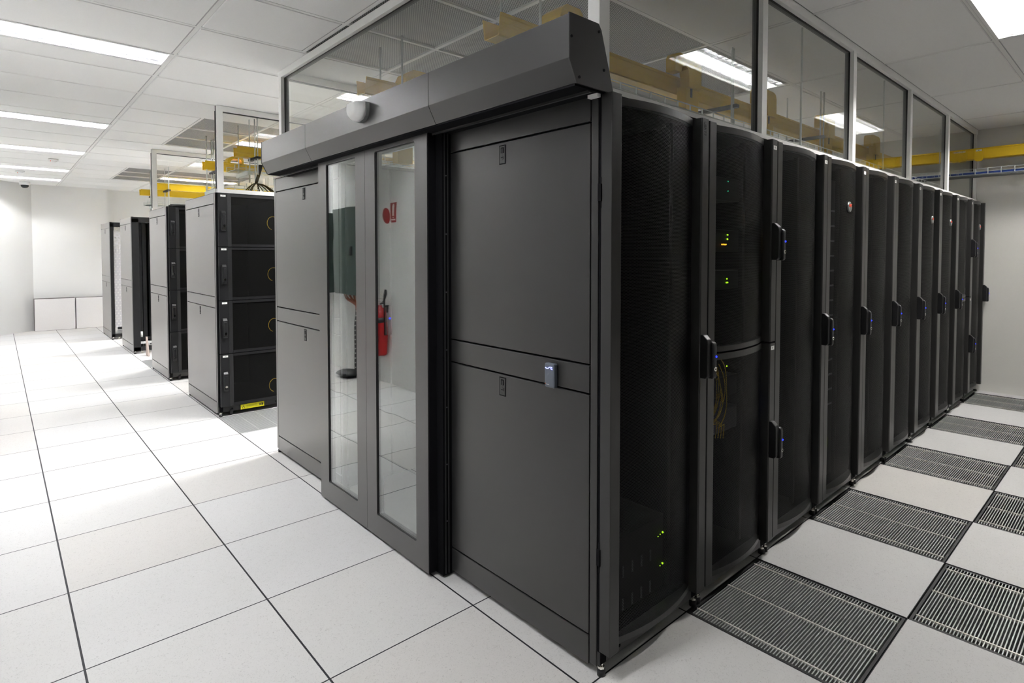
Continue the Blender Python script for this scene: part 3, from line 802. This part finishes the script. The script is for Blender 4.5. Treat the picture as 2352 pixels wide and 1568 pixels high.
def hood(b, x, yc, z0, side, hh=.085):
    """low curved outlet clipped over the duct wall"""
    prof = [(x-.10,z0+.085),(x-.095,z0+.125),(x-.075,z0+.155),(x-.045,z0+.168),(x+.045,z0+.168),(x+.065,z0+.158),(x+.072,z0+.135),(x+.072,z0+.085),(x+.055,z0+.085),(x+.05,z0+.125),(x+.03,z0+.145),(x-.035,z0+.142),(x-.06,z0+.12),(x-.07,z0+.085)]
    prof = [(p[0], z0+.083+(p[1]-z0-.083)*hh/.085) for p in prof]
    b.prism(prof, 1, yc-.068, yc+.068)
def duct(label, yc, z0, x0, x1, hoods, side, rods, zrack=HT+.004, small=(), rod_y=(-.16,.10), hh=.085, chutes=()):
    t = thing('fibre_duct', label, 'cable duct', ((x0+x1)/2, yc, z0), 'yellow fibre ducts above the racks')
    b = MB(); b.prism(u_profile(yc, z0), 0, x0, x1)
    b.build('trough', 'yellow', t)
    for hx in small:
        b = MB(); hood(b, hx, yc, z0, -side, hh); b.build('outlet_hood', 'yellow', t)
    for hx in chutes:
        b = MB(); b.box(hx-.05, hx+.05, yc+side*.16-.03, yc+side*.16+.03, zrack, z0+.02); b.box(hx-.05, hx+.05, min(yc+side*.13, yc), max(yc+side*.13, yc), z0-.01, z0+.02); b.build('down_chute', 'yellow', t)
    for hx in hoods:
        b = MB(); spill(b, hx, yc, z0, side, zrack); o = b.build('spillway', 'yellow', t)
        b = MB(); ys = yc+side*.13
        b.box(hx-.018, hx-.002, ys-.004 if side < 0 else ys, ys if side < 0 else ys+.004, z0-.03, z0+.13)
        b.box(hx-.06, hx-.002, ys-.004 if side < 0 else ys, ys if side < 0 else ys+.004, z0+.115, z0+.14); b.build('black_strap', 'rubber', o)
    for rx in rods:
        b = MB()
        for yy in (yc+rod_y[0], yc+rod_y[1]): b.cyl((rx,yy,z0-.26),(rx,yy,ZC-.002), .006, 8)
        b.build('hanger_rod', 'zinc', t)
        b = MB(); b.box(rx-.02, rx+.02, yc+min(rod_y[0]-.03,-.06), yc+max(rod_y[1]+.03,.06), z0-.022, z0-.002); b.build('bracket', 'rubber', t)
    return t
duct('yellow fibre duct above the black rack row, its cut end behind the header corner', .145, 2.352, .22, 5.82, [1.62,2.62,3.72,4.90], -1, [.36,2.05,3.45], small=[.67], hh=.16)
duct('pale yellow fibre duct above the rear racks, cut end left of the header middle', 1.352, 2.352, .22, 5.82, [1.5,2.6], -1, [.40,2.0,3.5], small=[.58], hh=.115, chutes=[.40])
duct('yellow fibre duct over the near four-door rack, its end beside the header tip', 4.055, 2.335, .30, 5.8, [], 1, [.45,2.0], small=[.72,1.9], rod_y=(-.16,-.085))
duct('yellow fibre duct over the second four-door rack, left of the pale glass post', 5.18, 2.335, .30, 5.8, [], -1, [.42,2.0], small=[.62,1.9], rod_y=(.085,.16))
duct('yellow fibre duct in the back, behind the farther pale glass post', 8.10, 2.365, .34, 5.8, [], 1, [.5,2.0])
duct('farthest yellow fibre duct, its end in front of the back wall', 9.20, 2.365, .34, 5.8, [], 1, [.5,2.0])
# duct along the right wall, across the aisle
t = thing('fibre_duct', 'yellow fibre duct with white hand labels along the right wall, across the aisle', 'cable duct', (5.9, -1.6, 2.36), 'yellow fibre ducts above the racks')
b = MB(); b.prism([(p[0]-.0+5.90, p[1]) for p in u_profile(0, 2.362, h=.105)], 1, -3.9, .25); b.build('trough', 'yellow', t)
for yc in (-.62, -.49):
    b = MB(); b.box(5.831, 5.838, yc-.035, yc+.035, 2.352, 2.46); b.prism([(yc-.035,2.352),(yc-.02,2.338),(yc+.02,2.338),(yc+.035,2.352)], 0, 5.831, 5.85); b.build('joint_cover', 'yellow', t)
    b = MB(); b.box(5.829, 5.831, yc-.024, yc+.024, 2.435, 2.452); b.box(5.828, 5.829, yc-.004, yc+.004, 2.440, 2.447, 1); b.build('hand_label', ['sticker','grey_c'], t)
b = MB()
for yy in (-.30,-1.8,-3.2): b.cyl((5.832,yy,2.352),(5.832,yy,ZC-.002), .005, 8); b.cyl((5.968,yy,2.352),(5.968,yy,ZC-.002), .005, 8)
b.build('hanger_rod', 'zinc', t)

# ------------------------------------------------------------------ wire basket trays and trapeze hangers
def basket(label, ax, a0, a1, c0, c1, z0, h, hangers, m='zinc', mat_long=None):
    """u-shaped wire basket running along x (ax=0) or y (ax=1)"""
    P = (lambda a, c, z: (a, c, z)) if ax == 0 else (lambda a, c, z: (c, a, z))
    t = thing('wire_basket_tray', label, 'cable tray', P((a0+a1)/2, (c0+c1)/2, z0), 'wire basket trays under the ducts')
    b = MB(); r = .0028
    n = int((c1-c0)/.05)
    for k in range(n+1): b.cyl(P(a0, c0+(c1-c0)*k/n, z0), P(a1, c0+(c1-c0)*k/n, z0), r, 5)
    for cc in (c0, c1):
        for zz in (h*.5, h): b.cyl(P(a0, cc, z0+zz), P(a1, cc, z0+zz), r, 5)
    k = int((a1-a0)/.1)
    for i in range(k+1):
        a = a0+(a1-a0)*i/k
        b.cyl(P(a, c0, z0), P(a, c1, z0), r, 5); b.cyl(P(a, c0, z0), P(a, c0, z0+h), r*1.3, 5); b.cyl(P(a, c1, z0), P(a, c1, z0+h), r*1.3, 5)
    b.build('wire_mesh', m, t)
    for a in hangers:
        b = MB(); q = [P(a-.02, c0-.06, z0-.045), P(a+.02, c1+.06, z0-.005)]
        b.box(min(q[0][0],q[1][0]), max(q[0][0],q[1][0]), min(q[0][1],q[1][1]), max(q[0][1],q[1][1]), z0-.045, z0-.005, bev=.002); b.build('trapeze_channel', 'zinc_l', t)
        b = MB()
        for cc in (c0-.04, c1+.04): b.cyl(P(a, cc, z0-.12), P(a, cc, ZC-.002), .006, 8)
        b.build('hanger_rod', 'zinc', t)
    return t
basket('wire basket tray just above the black rack row, behind the right glass screen', 0, .22, 5.84, -.40, -.06, 2.030, .052, [2.02,3.5])
basket('wire basket tray above the rear racks of the first containment', 0, .22, 5.84, 1.62, 1.92, 2.03, .052, [2.2,3.6])
basket('wire basket tray over the near four-door rack, hung on pale channels', 0, .30, 5.8, 4.07, 4.33, 2.218, .048, [.42,2.0,3.6])
basket('wire basket tray over the second four-door rack, hung on pale channels', 0, .30, 5.8, 4.80, 5.10, 2.10, .048, [.32,2.0,3.6])
basket('wire basket tray in front of the back wall, over the rear rows', 0, .30, 5.8, 8.35, 8.65, 2.16, .05, [.40,2.0,3.6])
basket('wire basket tray with blue cables along the right wall across the aisle', 1, -3.9, .30, 5.80, 6.06, 2.205, .055, [-2.0])
b = MB(); rnd = random.Random(3)
for k in range(14):
    ph = rnd.random()*6; cx = 5.81+.012*(k % 7)+rnd.random()*.006; cz = 2.214+.011*(k//7)
    b.tube([(cx+.004*math.sin(ph+y*3), y, cz+.003*math.sin(ph*2+y*4)) for y in [(-3.9+.15*q) for q in range(28)]], .0055, 6)
o = b.build('data_cable', 'blue_c', None, at=(5.85,-1.8,2.21)); tag(o, 'bundle of blue data cables lying in the tray along the right wall', 'cable bundle')
b = MB()
for k in range(9):
    b.tube([(5.81+.013*k+.004*math.sin(k+y*3), y, 2.194-.006*(k%2)) for y in [(-3.9+.2*q) for q in range(21)]], .007, 6)
o = b.build('power_cable', 'grey_c', None, at=(5.86,-1.9,2.19)); tag(o, 'grey power cables tied under the tray of blue cables', 'cable bundle')
# dark cables on the basket over the rack row
b = MB(); rnd = random.Random(9)
for k in range(7):
    ph = rnd.random()*6
    b.tube([(x, -.36+.03*k+.012*math.sin(ph+x*2.3), 2.041+.004*math.sin(ph+x*5)) for x in [(.3+.14*q) for q in range(38)]], .006, 6)
o = b.build('power_cable', 'black_c', None, at=(3.0,-.3,2.04)); tag(o, 'black power cables lying in the wire basket above the black rack row', 'cable bundle')

# ------------------------------------------------------------------ the second block of racks and the open frames behind
def quad_rack(yf, yr, label, wlabels, warn, doors_m='mesh', x0=.008):
    x1 = x0+.60
    t = thing('four_door_rack', label, 'server rack', ((x0+x1)/2, (yf+yr)/2, 0), 'racks with four stacked doors')
    cabinet(t, x0, x1, yf, yr, base_holes=True)
    zs = [.085, .548, 1.012, 1.477, 1.938]
    for k in range(4):
        z0, z1 = zs[k]+.003, zs[k+1]-.003
        b = MB(); yo = yf-.030
        b.box(x0+.012, x0+.085, yo, yf-.004, z0, z1, bev=.002); b.prism([(x0+.085,yo),(x0+.118,yo+.012),(x0+.118,yf-.004),(x0+.085,yf-.004)], 2, z0, z1)
        b.box(x0+.118, x1-.05, yo+.008, yf-.004, z0, z0+.022); b.box(x0+.118, x1-.05, yo+.008, yf-.004, z1-.022, z1); b.box(x1-.05, x1-.012, yo+.004, yf-.004, z0, z1)
        d = b.build('door', 'black', t)
        b = MB(); b.quad([(x0+.116,yo+.014,z0+.02),(x1-.05,yo+.014,z0+.02),(x1-.05,yo+.014,z1-.02),(x0+.116,yo+.014,z1-.02)]); b.build('mesh_panel', doors_m, d)
        zc = z1-.235
        b = MB(); b.prism([(yo,zc+.085),(yo-.012,zc+.085),(yo-.028,zc+.066),(yo-.028,zc-.075),(yo-.018,zc-.085),(yo,zc-.085)], 0, x0+.030, x0+.066, bev=.003)
        b.prism([(yo-.02,zc+.055),(yo-.036,zc+.052),(yo-.038,zc-.065),(yo-.02,zc-.075)], 0, x0+.036, x0+.060, bev=.003); b.build('handle', 'black', d)
        b = MB(); b.cyl((x0+.047,yo-.038,zc-.042),(x0+.047,yo-.042,zc-.042), .010, 12); b.build('key_lock', 'chrome', d)
        if wlabels:
            b = MB(); b.box(x0+.030, x0+.072, yo-.001, yo, z1-.026, z1-.010); b.text('A%d' % (4-k), .010, (x0+.051, yo-.0012, z1-.018), FRONT, mi=1, depth=.0002); b.build('door_label', ['sticker','grey_c'], d)
    if warn:
        b = MB(); y = yf-.0085; b.box(x0+.175, x0+.375, y-.001, y, .038, .080, 0)
        b.prism([(x0+.185,.044),(x0+.212,.044),(x0+.1985,.072)], 1, y-.0014, y-.001, 1); b.prism([(x0+.190,.0465),(x0+.207,.0465),(x0+.1985,.065)], 1, y-.0017, y-.0013, 0)
        b.text('!', .014, (x0+.1985, y-.0019, .054), FRONT, mi=1, depth=.0002)
        for q in range(4): b.box(x0+.222, x0+.318, y-.0014, y-.001, .046+.0075*q, .0475+.0075*q, 1)
        for q in (0, 1): b.box(x0+.328+.022*q, x0+.330+.022*q, y-.0014, y-.001, .044, .076, 1); b.box(x0+.334+.02*q, x0+.345+.02*q, y-.0014, y-.001, .048, .07, 1)
        b.build('warning_label', ['label_y', 'ink'], t)
    for xx in (x0+.10, x1-.05):
        b = MB(); b.cyl((xx-.01,yf+.02,.032),(xx+.012,yf+.02,.032), .03, 14); b.cyl((xx-.011,yf+.02,.032),(xx+.013,yf+.02,.032), .014, 12, mi=1); b.build('caster', ['rubber','chrome'], t)
    levelling_feet(t, x0, x1, (yf+.008, yr-.014))
    side_panels(t, x0-.001, yf+.048, yr-.036, (yf+yr)/2+.02)
    return t
rC = quad_rack(3.612, 4.672, 'near four-door black rack with grey side, white door labels and a yellow warning label', True, True)
rD = quad_rack(5.54, 6.505, 'farther four-door black rack with grey side, without white labels', False, False)
b = MB(); b.box(.60,.605, 3.6, 3.601, .1, .11); bmesh.ops.delete(b.bm, geom=list(b.bm.verts), context='VERTS'); b.bm.free()
for n, z in enumerate((.10, .66, 1.13, 1.60)):
    b = MB(); cx = .50
    b.tube([(cx+.05*math.cos(a), 3.66, z+.10+.06*math.sin(a)) for a in [(.9+3.6*q/16) for q in range(17)]], .003, 5)
    o = b.build('fibre_cable', 'fibre', None, at=(.5, 3.66, z)); tag(o, 'yellow fibre loop behind the %s door of the near four-door rack' % ['lowest','third','second','top'][n], 'cable', 'fibre loops in the near four-door rack')

def open_rack(yf, yr, label, kind, x0):
    x1 = x0+.60; st = .085 if kind == 'rails' else .048
    t = thing('open_rack', label, 'rack frame', ((x0+x1)/2, (yf+yr)/2, 0), 'doorless racks at the back')
    b = MB()
    b.box(x0+.012, x0+.03, yf+.02, yr-.02, .04, 1.93); b.box(x1-.03, x1-.012, yf+.02, yr-.02, .04, 1.93); b.box(x0, x1, yf, yr, 1.925, 1.94)
    for xx in (x0, x1-st):
        b.box(xx, xx+st, yf, yf+.05, .04, 1.925, bev=.003)
    b.box(x0, x1, yf, yf+.05, 1.865, 1.925); b.box(x0, x1, yf, yf+.05, .04, .09)
    if kind == 'rails':
        for xx, yy in ((x0+.10, .18), (x0+.16, .22), (x0+.28, .5)): b.box(xx, xx+.045, yf+yy, yf+yy+.04, .06, 1.9)
        b.box(x0+.03, x1-.03, yf+.2, yf+.24, .17, .21)
    b.build('frame', 'black', t)
    if kind == 'rails':
        b = MB(); b.box(x0+.09, x1-.03, yf+.10, yf+.13, .125, .155); b.cyl((x0+.11,yf+.12,.22),(x0+.11,yf+.12,.30), .02, 10); b.build('power_strip', 'white', t)
        b = MB(); b.box(x0+.03, x1-.03, yr-.10, yr-.085, .06, 1.9); b.build('back_panel', 'deep', t)
    else:
        b = MB(); b.quad([(x0+st,yf+.02,.20),(x1-st,yf+.02,.20),(x1-st,yf+.02,1.86),(x0+st,yf+.02,1.86)]); b.build('perforated_sheet', 'mesh_w', t)
        b = MB(); b.box(x0+.03, x1-.03, yf+.024, yf+.03, .2, 1.9); b.box(x0+.085, x1-.085, yf+.055, yf+.08, .12, .15, 0); b.build('backing_sheet', 'white', t)
        b = MB(); b.box(x0+.085, x1-.085, yf+.01, yf+.05, .165, .205); b.build('lower_bar', 'black', t)
    for xx in (x0+.10, x1-.05):
        b = MB(); b.cyl((xx-.012,yf+.03,.03),(xx+.012,yf+.03,.03), .03, 14); b.build('caster', 'chrome', t)
    levelling_feet(t, x0, x1, (yf+.01, yr-.014))
    side_panels(t, x0-.001, yf+.048, yr-.036, (yf+yr)/2)
    return t
open_rack(7.87, 8.87, 'open black rack frame with bare rails, grey side, third rack end along the corridor', 'rails', .020)
open_rack(9.75, 10.80, 'farthest rack with a white perforated sheet in its black frame', 'sheet', -.006)

b = MB()
for k in range(6):
    b.tube([(.50+.012*k,1.30,2.46),(.50+.012*k,1.24,2.40),(.515+.010*k,1.235,2.25),(.55+.008*k,1.245,2.10),(.57+.010*k,1.30,HT+.006),(.60+.012*k,1.42,HT+.006)], .006, 6)
o = b.build('data_cable', 'blue_c', None, at=(.53,1.3,HT)); tag(o, 'blue cables dropping beside the yellow chute, seen at the top of the right door glass', 'cable bundle')
# things on top of / beside those racks
b = MB(); rnd = random.Random(5)
hub = Vector((.42, 3.85, 2.075))
for k in range(16):
    a = rnd.uniform(0, 2*PI); r = rnd.uniform(.12, .22); e = Vector((hub.x+.02+r*1.0*math.cos(a), hub.y+r*.6*math.sin(a), HT+.006)); m = (hub+e)/2+Vector((0,0,rnd.uniform(.02,.05)))
    pts = []
    for q in range(11):
        s_ = q/10; pts.append(hub*(1-s_)**2 + (m+Vector((0,0,.02)))*2*s_*(1-s_) + e*s_**2)
    b.tube(pts, .0045, 6)
for k in range(7):
    b.tube([hub+Vector((.004*k-.012, .003*k, 0)), hub+Vector((.03+.004*k,.05,.10)), hub+Vector((.06+.005*k,.10,.19)), Vector((.50+.006*k, 4.06, 2.225))], .0045, 6)
o = b.build('power_cable', 'black_c', None, at=(.4, 3.92, HT)); tag(o, 'bunch of thin black cables spreading over the top of the near four-door rack', 'cable bundle')
b = MB()
for k in range(5): b.tube([(.08+.09*q, 5.62+.05*k+.02*math.sin(q+k), HT+.012+.02*math.sin(q*.9+k)**2) for q in range(7)], .012, 6)
o = b.build('power_cable', 'black_c', None, at=(.3, 5.75, HT)); tag(o, 'thick black cables lying on top of the farther four-door rack', 'cable bundle')
b = MB(); b.prism([(7.50,.002),(7.66,.002),(7.66,.26),(7.645,.26)], 0, .13, .15); b.build
o = b.build('leaning_board', 'brown', None, at=(.14,7.6,0)); tag(o, 'small brown board propped on the floor beside the open black rack frame', 'board')

# spare floor tiles against the back wall
sx = [(-.905, -.305), (-.30, .30)]
for s_ in range(2):
    n = 4 if s_ == 0 else 2
    for k in range(n):
        y1 = YB-.006-.042*k; lab = ('white spare floor tile standing in the left stack by the back wall, %s of four from the front' % ['last','third','second','first'][k]) if s_ == 0 else ('spare floor tile of the right pair by the back wall, %s one' % ['rear','front'][k])
        if s_ == 1: y1 -= .085
        t = thing('spare_floor_tile', lab, 'floor tile', ((sx[s_][0]+sx[s_][1])/2, y1-.02, 0), 'spare floor tiles against the back wall')
        b = MB(); b.box(sx[s_][0]+.003, sx[s_][1]-.003, y1-.036, y1, .0, .594); b.build('core', 'edge', t)
        b = MB(); b.box(sx[s_][0]+.006, sx[s_][1]-.006, y1-.039, y1-.036, .004, .588); b.build('face', 'stone', t)

# ceiling fittings
t = thing('dome_camera', 'white dome security camera with a dark lens under the ceiling at the far left', 'security camera', (-1.0, 11.6, 2.60))
b = MB(); b.lathe([(.075,2.694),(.075,2.64),(.062,2.632)], (-1.0,11.6,0)); b.build('housing', 'white', t)
b = MB(); b.lathe([(.058,2.632),(.055,2.610),(.040,2.590),(.018,2.580),(.002,2.578)], (-1.0,11.6,0)); b.build('dome', 'smoked', t)
for n, (x, y) in enumerate(((-.80, 8.2), (-1.10, 9.95))):
    t = thing('smoke_detector', ['round smoke detector on the corridor ceiling, the nearer of the two', 'round smoke detector with a red lamp, the farther of the two'][n], 'smoke detector', (x, y, 2.65), 'smoke detectors on the corridor ceiling')
    b = MB(); b.lathe([(.055,2.695),(.055,2.682),(.045,2.672)], (x,y,0)); b.build('base', 'white', t)
    b = MB(); b.lathe([(.038,2.672),(.034,2.658),(.02,2.65),(.002,2.648)], (x,y,0)); h = b.build('sensor_head', 'white', t)
    b = MB(); b.ball((x-.03,y-.02,2.668), .006, seg=8); b.build('lamp', 'red_t', h)

# ------------------------------------------------------------------ things on the left wall, seen mirrored in the door glass
for n, (ya, yb, zt) in enumerate(((4.05, 4.86, 1.955), (5.02, 5.80, 1.92))):
    t = thing('switchboard', ['grey-green wall cabinet mirrored in the left door glass, with orange cables below it', 'second grey-green wall cabinet, a thin strip at the edge of the left door glass'][n], 'switchboard', (XL, (ya+yb)/2, .94), 'switchboards on the left wall')
    b = MB(); b.box(XL, XL+.13, ya, yb, .945, zt, bev=.004); b.build('enclosure', 'green_g', t)
    b = MB(); b.box(XL+.13, XL+.142, ya+.006, yb-.24, .95, zt-.006, bev=.002); b.build('door', 'green_g', t)
    b = MB(); b.box(XL+.142, XL+.16, ya+.30, ya+.33, 1.40, 1.50, bev=.003); b.build('latch', 'rubber', t)
t = thing('cable_riser', 'black perforated cable riser with orange cables, mirrored in the left door glass', 'cable riser', (XL, 4.45, 0))
b = MB(); b.box(XL+.004, XL+.05, 4.42, 4.47, .03, .82)
for k in range(14): b.cyl((XL+.05,4.445,.09+.055*k),(XL+.052,4.445,.09+.055*k), .009, 8, mi=1)
b.build('ladder_strip', ['rubber', 'sticker'], t)
b = MB()
for k in range(9):
    y = 4.12+.075*k
    b.tube([(XL+.06,y,.95),(XL+.06,y*.8+4.38*.2,.89),(XL+.055,y*.25+4.37*.75,.82),(XL+.04,4.34+.009*k,.70),(XL+.04,4.34+.009*k,.05)], .010, 6)
b.build('orange_cables', 'copper', t)
b = MB(); b.ball((XL+.145,4.43,.04), .18, (.75,1.0,.22)); b.build('floor_boot', 'rubber', t)

t = thing('fire_extinguisher', 'red fire extinguisher with a black band, mirrored in the right door glass', 'fire extinguisher', (XL+.10, 3.86, .32))
xe, ye = XL+.10, 3.80
b = MB(); b.lathe([(.070,.325),(.082,.335),(.084,.36),(.084,.74),(.078,.785),(.055,.825),(.028,.845),(.024,.87)], (xe,ye,0)); b.build('cylinder', 'red', t)
b = MB(); b.lathe([(.0848,.735),(.0852,.70),(.0848,.678)], (xe,ye,0)); b.build('band', 'rubber', t)
b = MB(); b.cyl((xe,ye,.87),(xe,ye,.90), .020, 12); b.box(xe-.012, xe+.012, ye-.09, ye+.05, .905, .917, bev=.003); b.box(xe-.010, xe+.010, ye-.08, ye+.04, .935, .945, bev=.003); b.build('valve', 'alu_d', t)
b = MB(); b.tube([(xe,ye-.02,.885),(xe,ye-.07,.90),(xe+.01,ye-.12,.95),(xe+.01,ye-.145,1.0),(xe+.01,ye-.14,1.03),(xe,ye-.115,1.03),(xe,ye-.095,.98),(xe,ye-.09,.93),(xe-.01,ye-.095,.80),(xe-.02,ye-.095,.55)], .011, 8); b.build('hose', 'rubber', t)
b = MB(); b.box(xe+.06, xe+.088, ye+.0, ye+.05, .80, .86); b.build('tag', 'label_y', t)
b = MB(); b.box(xe+.0845, xe+.086, ye-.03, ye+.03, .43, .50); b.build('information_label', 'sticker', t)
b = MB(); b.box(XL, XL+.03, ye-.03, ye+.03, .78, .86); b.build('wall_bracket', 'rubber', t)
o = MB().cyl((XL,3.80,1.83),(XL+.004,3.80,1.83), .088, 32).build('round_fire_sign', 'red_s', None, at=(XL,3.80,1.83)); tag(o, 'dark red round sign on the wall, mirrored left of the extinguisher sign', 'sign')
t = thing('extinguisher_sign', 'narrow red sign with a white extinguisher picture, mirrored in the right door glass', 'sign', (XL, 3.60, 1.75))
b = MB(); b.box(XL, XL+.004, 3.585, 3.695, 1.755, 1.965); b.build('plate', 'red_s', t)
b = MB(); b.box(XL+.004, XL+.005, 3.626, 3.654, 1.825, 1.94, bev=0); b.box(XL+.004, XL+.005, 3.632, 3.648, 1.942, 1.952); b.box(XL+.004, XL+.005, 3.632, 3.648, 1.802, 1.814); b.box(XL+.004, XL+.005, 3.598, 3.682, 1.778, 1.794); b.build('picture', 'sticker', t)

# ------------------------------------------------------------------ camera, world, render settings
cam = bpy.data.cameras.new('camera'); co = bpy.data.objects.new('camera', cam); COL.objects.link(co)
yaw, pitch, roll = 8.33926380e-01, -3.09690944e-02, 2.01634888e-04
fx, cx, cy, W, H = 1323.12762, 1193.34393, 625.043136, 2352, 1568
fw = Vector((math.cos(yaw)*math.cos(pitch), math.sin(yaw)*math.cos(pitch), math.sin(pitch)))
rt = Vector((math.sin(yaw), -math.cos(yaw), 0)); up = rt.cross(fw)
r2 = rt*math.cos(roll)+up*math.sin(roll); u2 = up*math.cos(roll)-rt*math.sin(roll)
co.matrix_world = Matrix(((r2.x,u2.x,-fw.x,-1.39273750),(r2.y,u2.y,-fw.y,-1.81379086),(r2.z,u2.z,-fw.z,1.41303233),(0,0,0,1)))
cam.sensor_fit = 'HORIZONTAL'; cam.sensor_width = 36.0; cam.lens = fx*36.0/W
cam.shift_x = (W/2-cx)/W; cam.shift_y = (cy-H/2)/W
cam.clip_start = 0.02; cam.clip_end = 100
SC.camera = co
w = bpy.data.worlds.new('world'); SC.world = w; w.use_nodes = True
w.node_tree.nodes['Background'].inputs[0].default_value = (1, 1, 1, 1); w.node_tree.nodes['Background'].inputs[1].default_value = 0.02
vs = SC.view_settings; vs.view_transform = 'Standard'; vs.look = 'None'; vs.gamma = 1; vs.exposure = 2.28
try: vs.use_curve_mapping = False
except Exception: pass
cy_ = SC.cycles
cy_.use_denoising = True; cy_.max_bounces = 8; cy_.diffuse_bounces = 5; cy_.glossy_bounces = 4; cy_.transparent_max_bounces = 16
cy_.use_adaptive_sampling = True; cy_.adaptive_threshold = 0.015
cy_.sample_clamp_indirect = 8.0; cy_.caustics_reflective = False; cy_.caustics_refractive = False
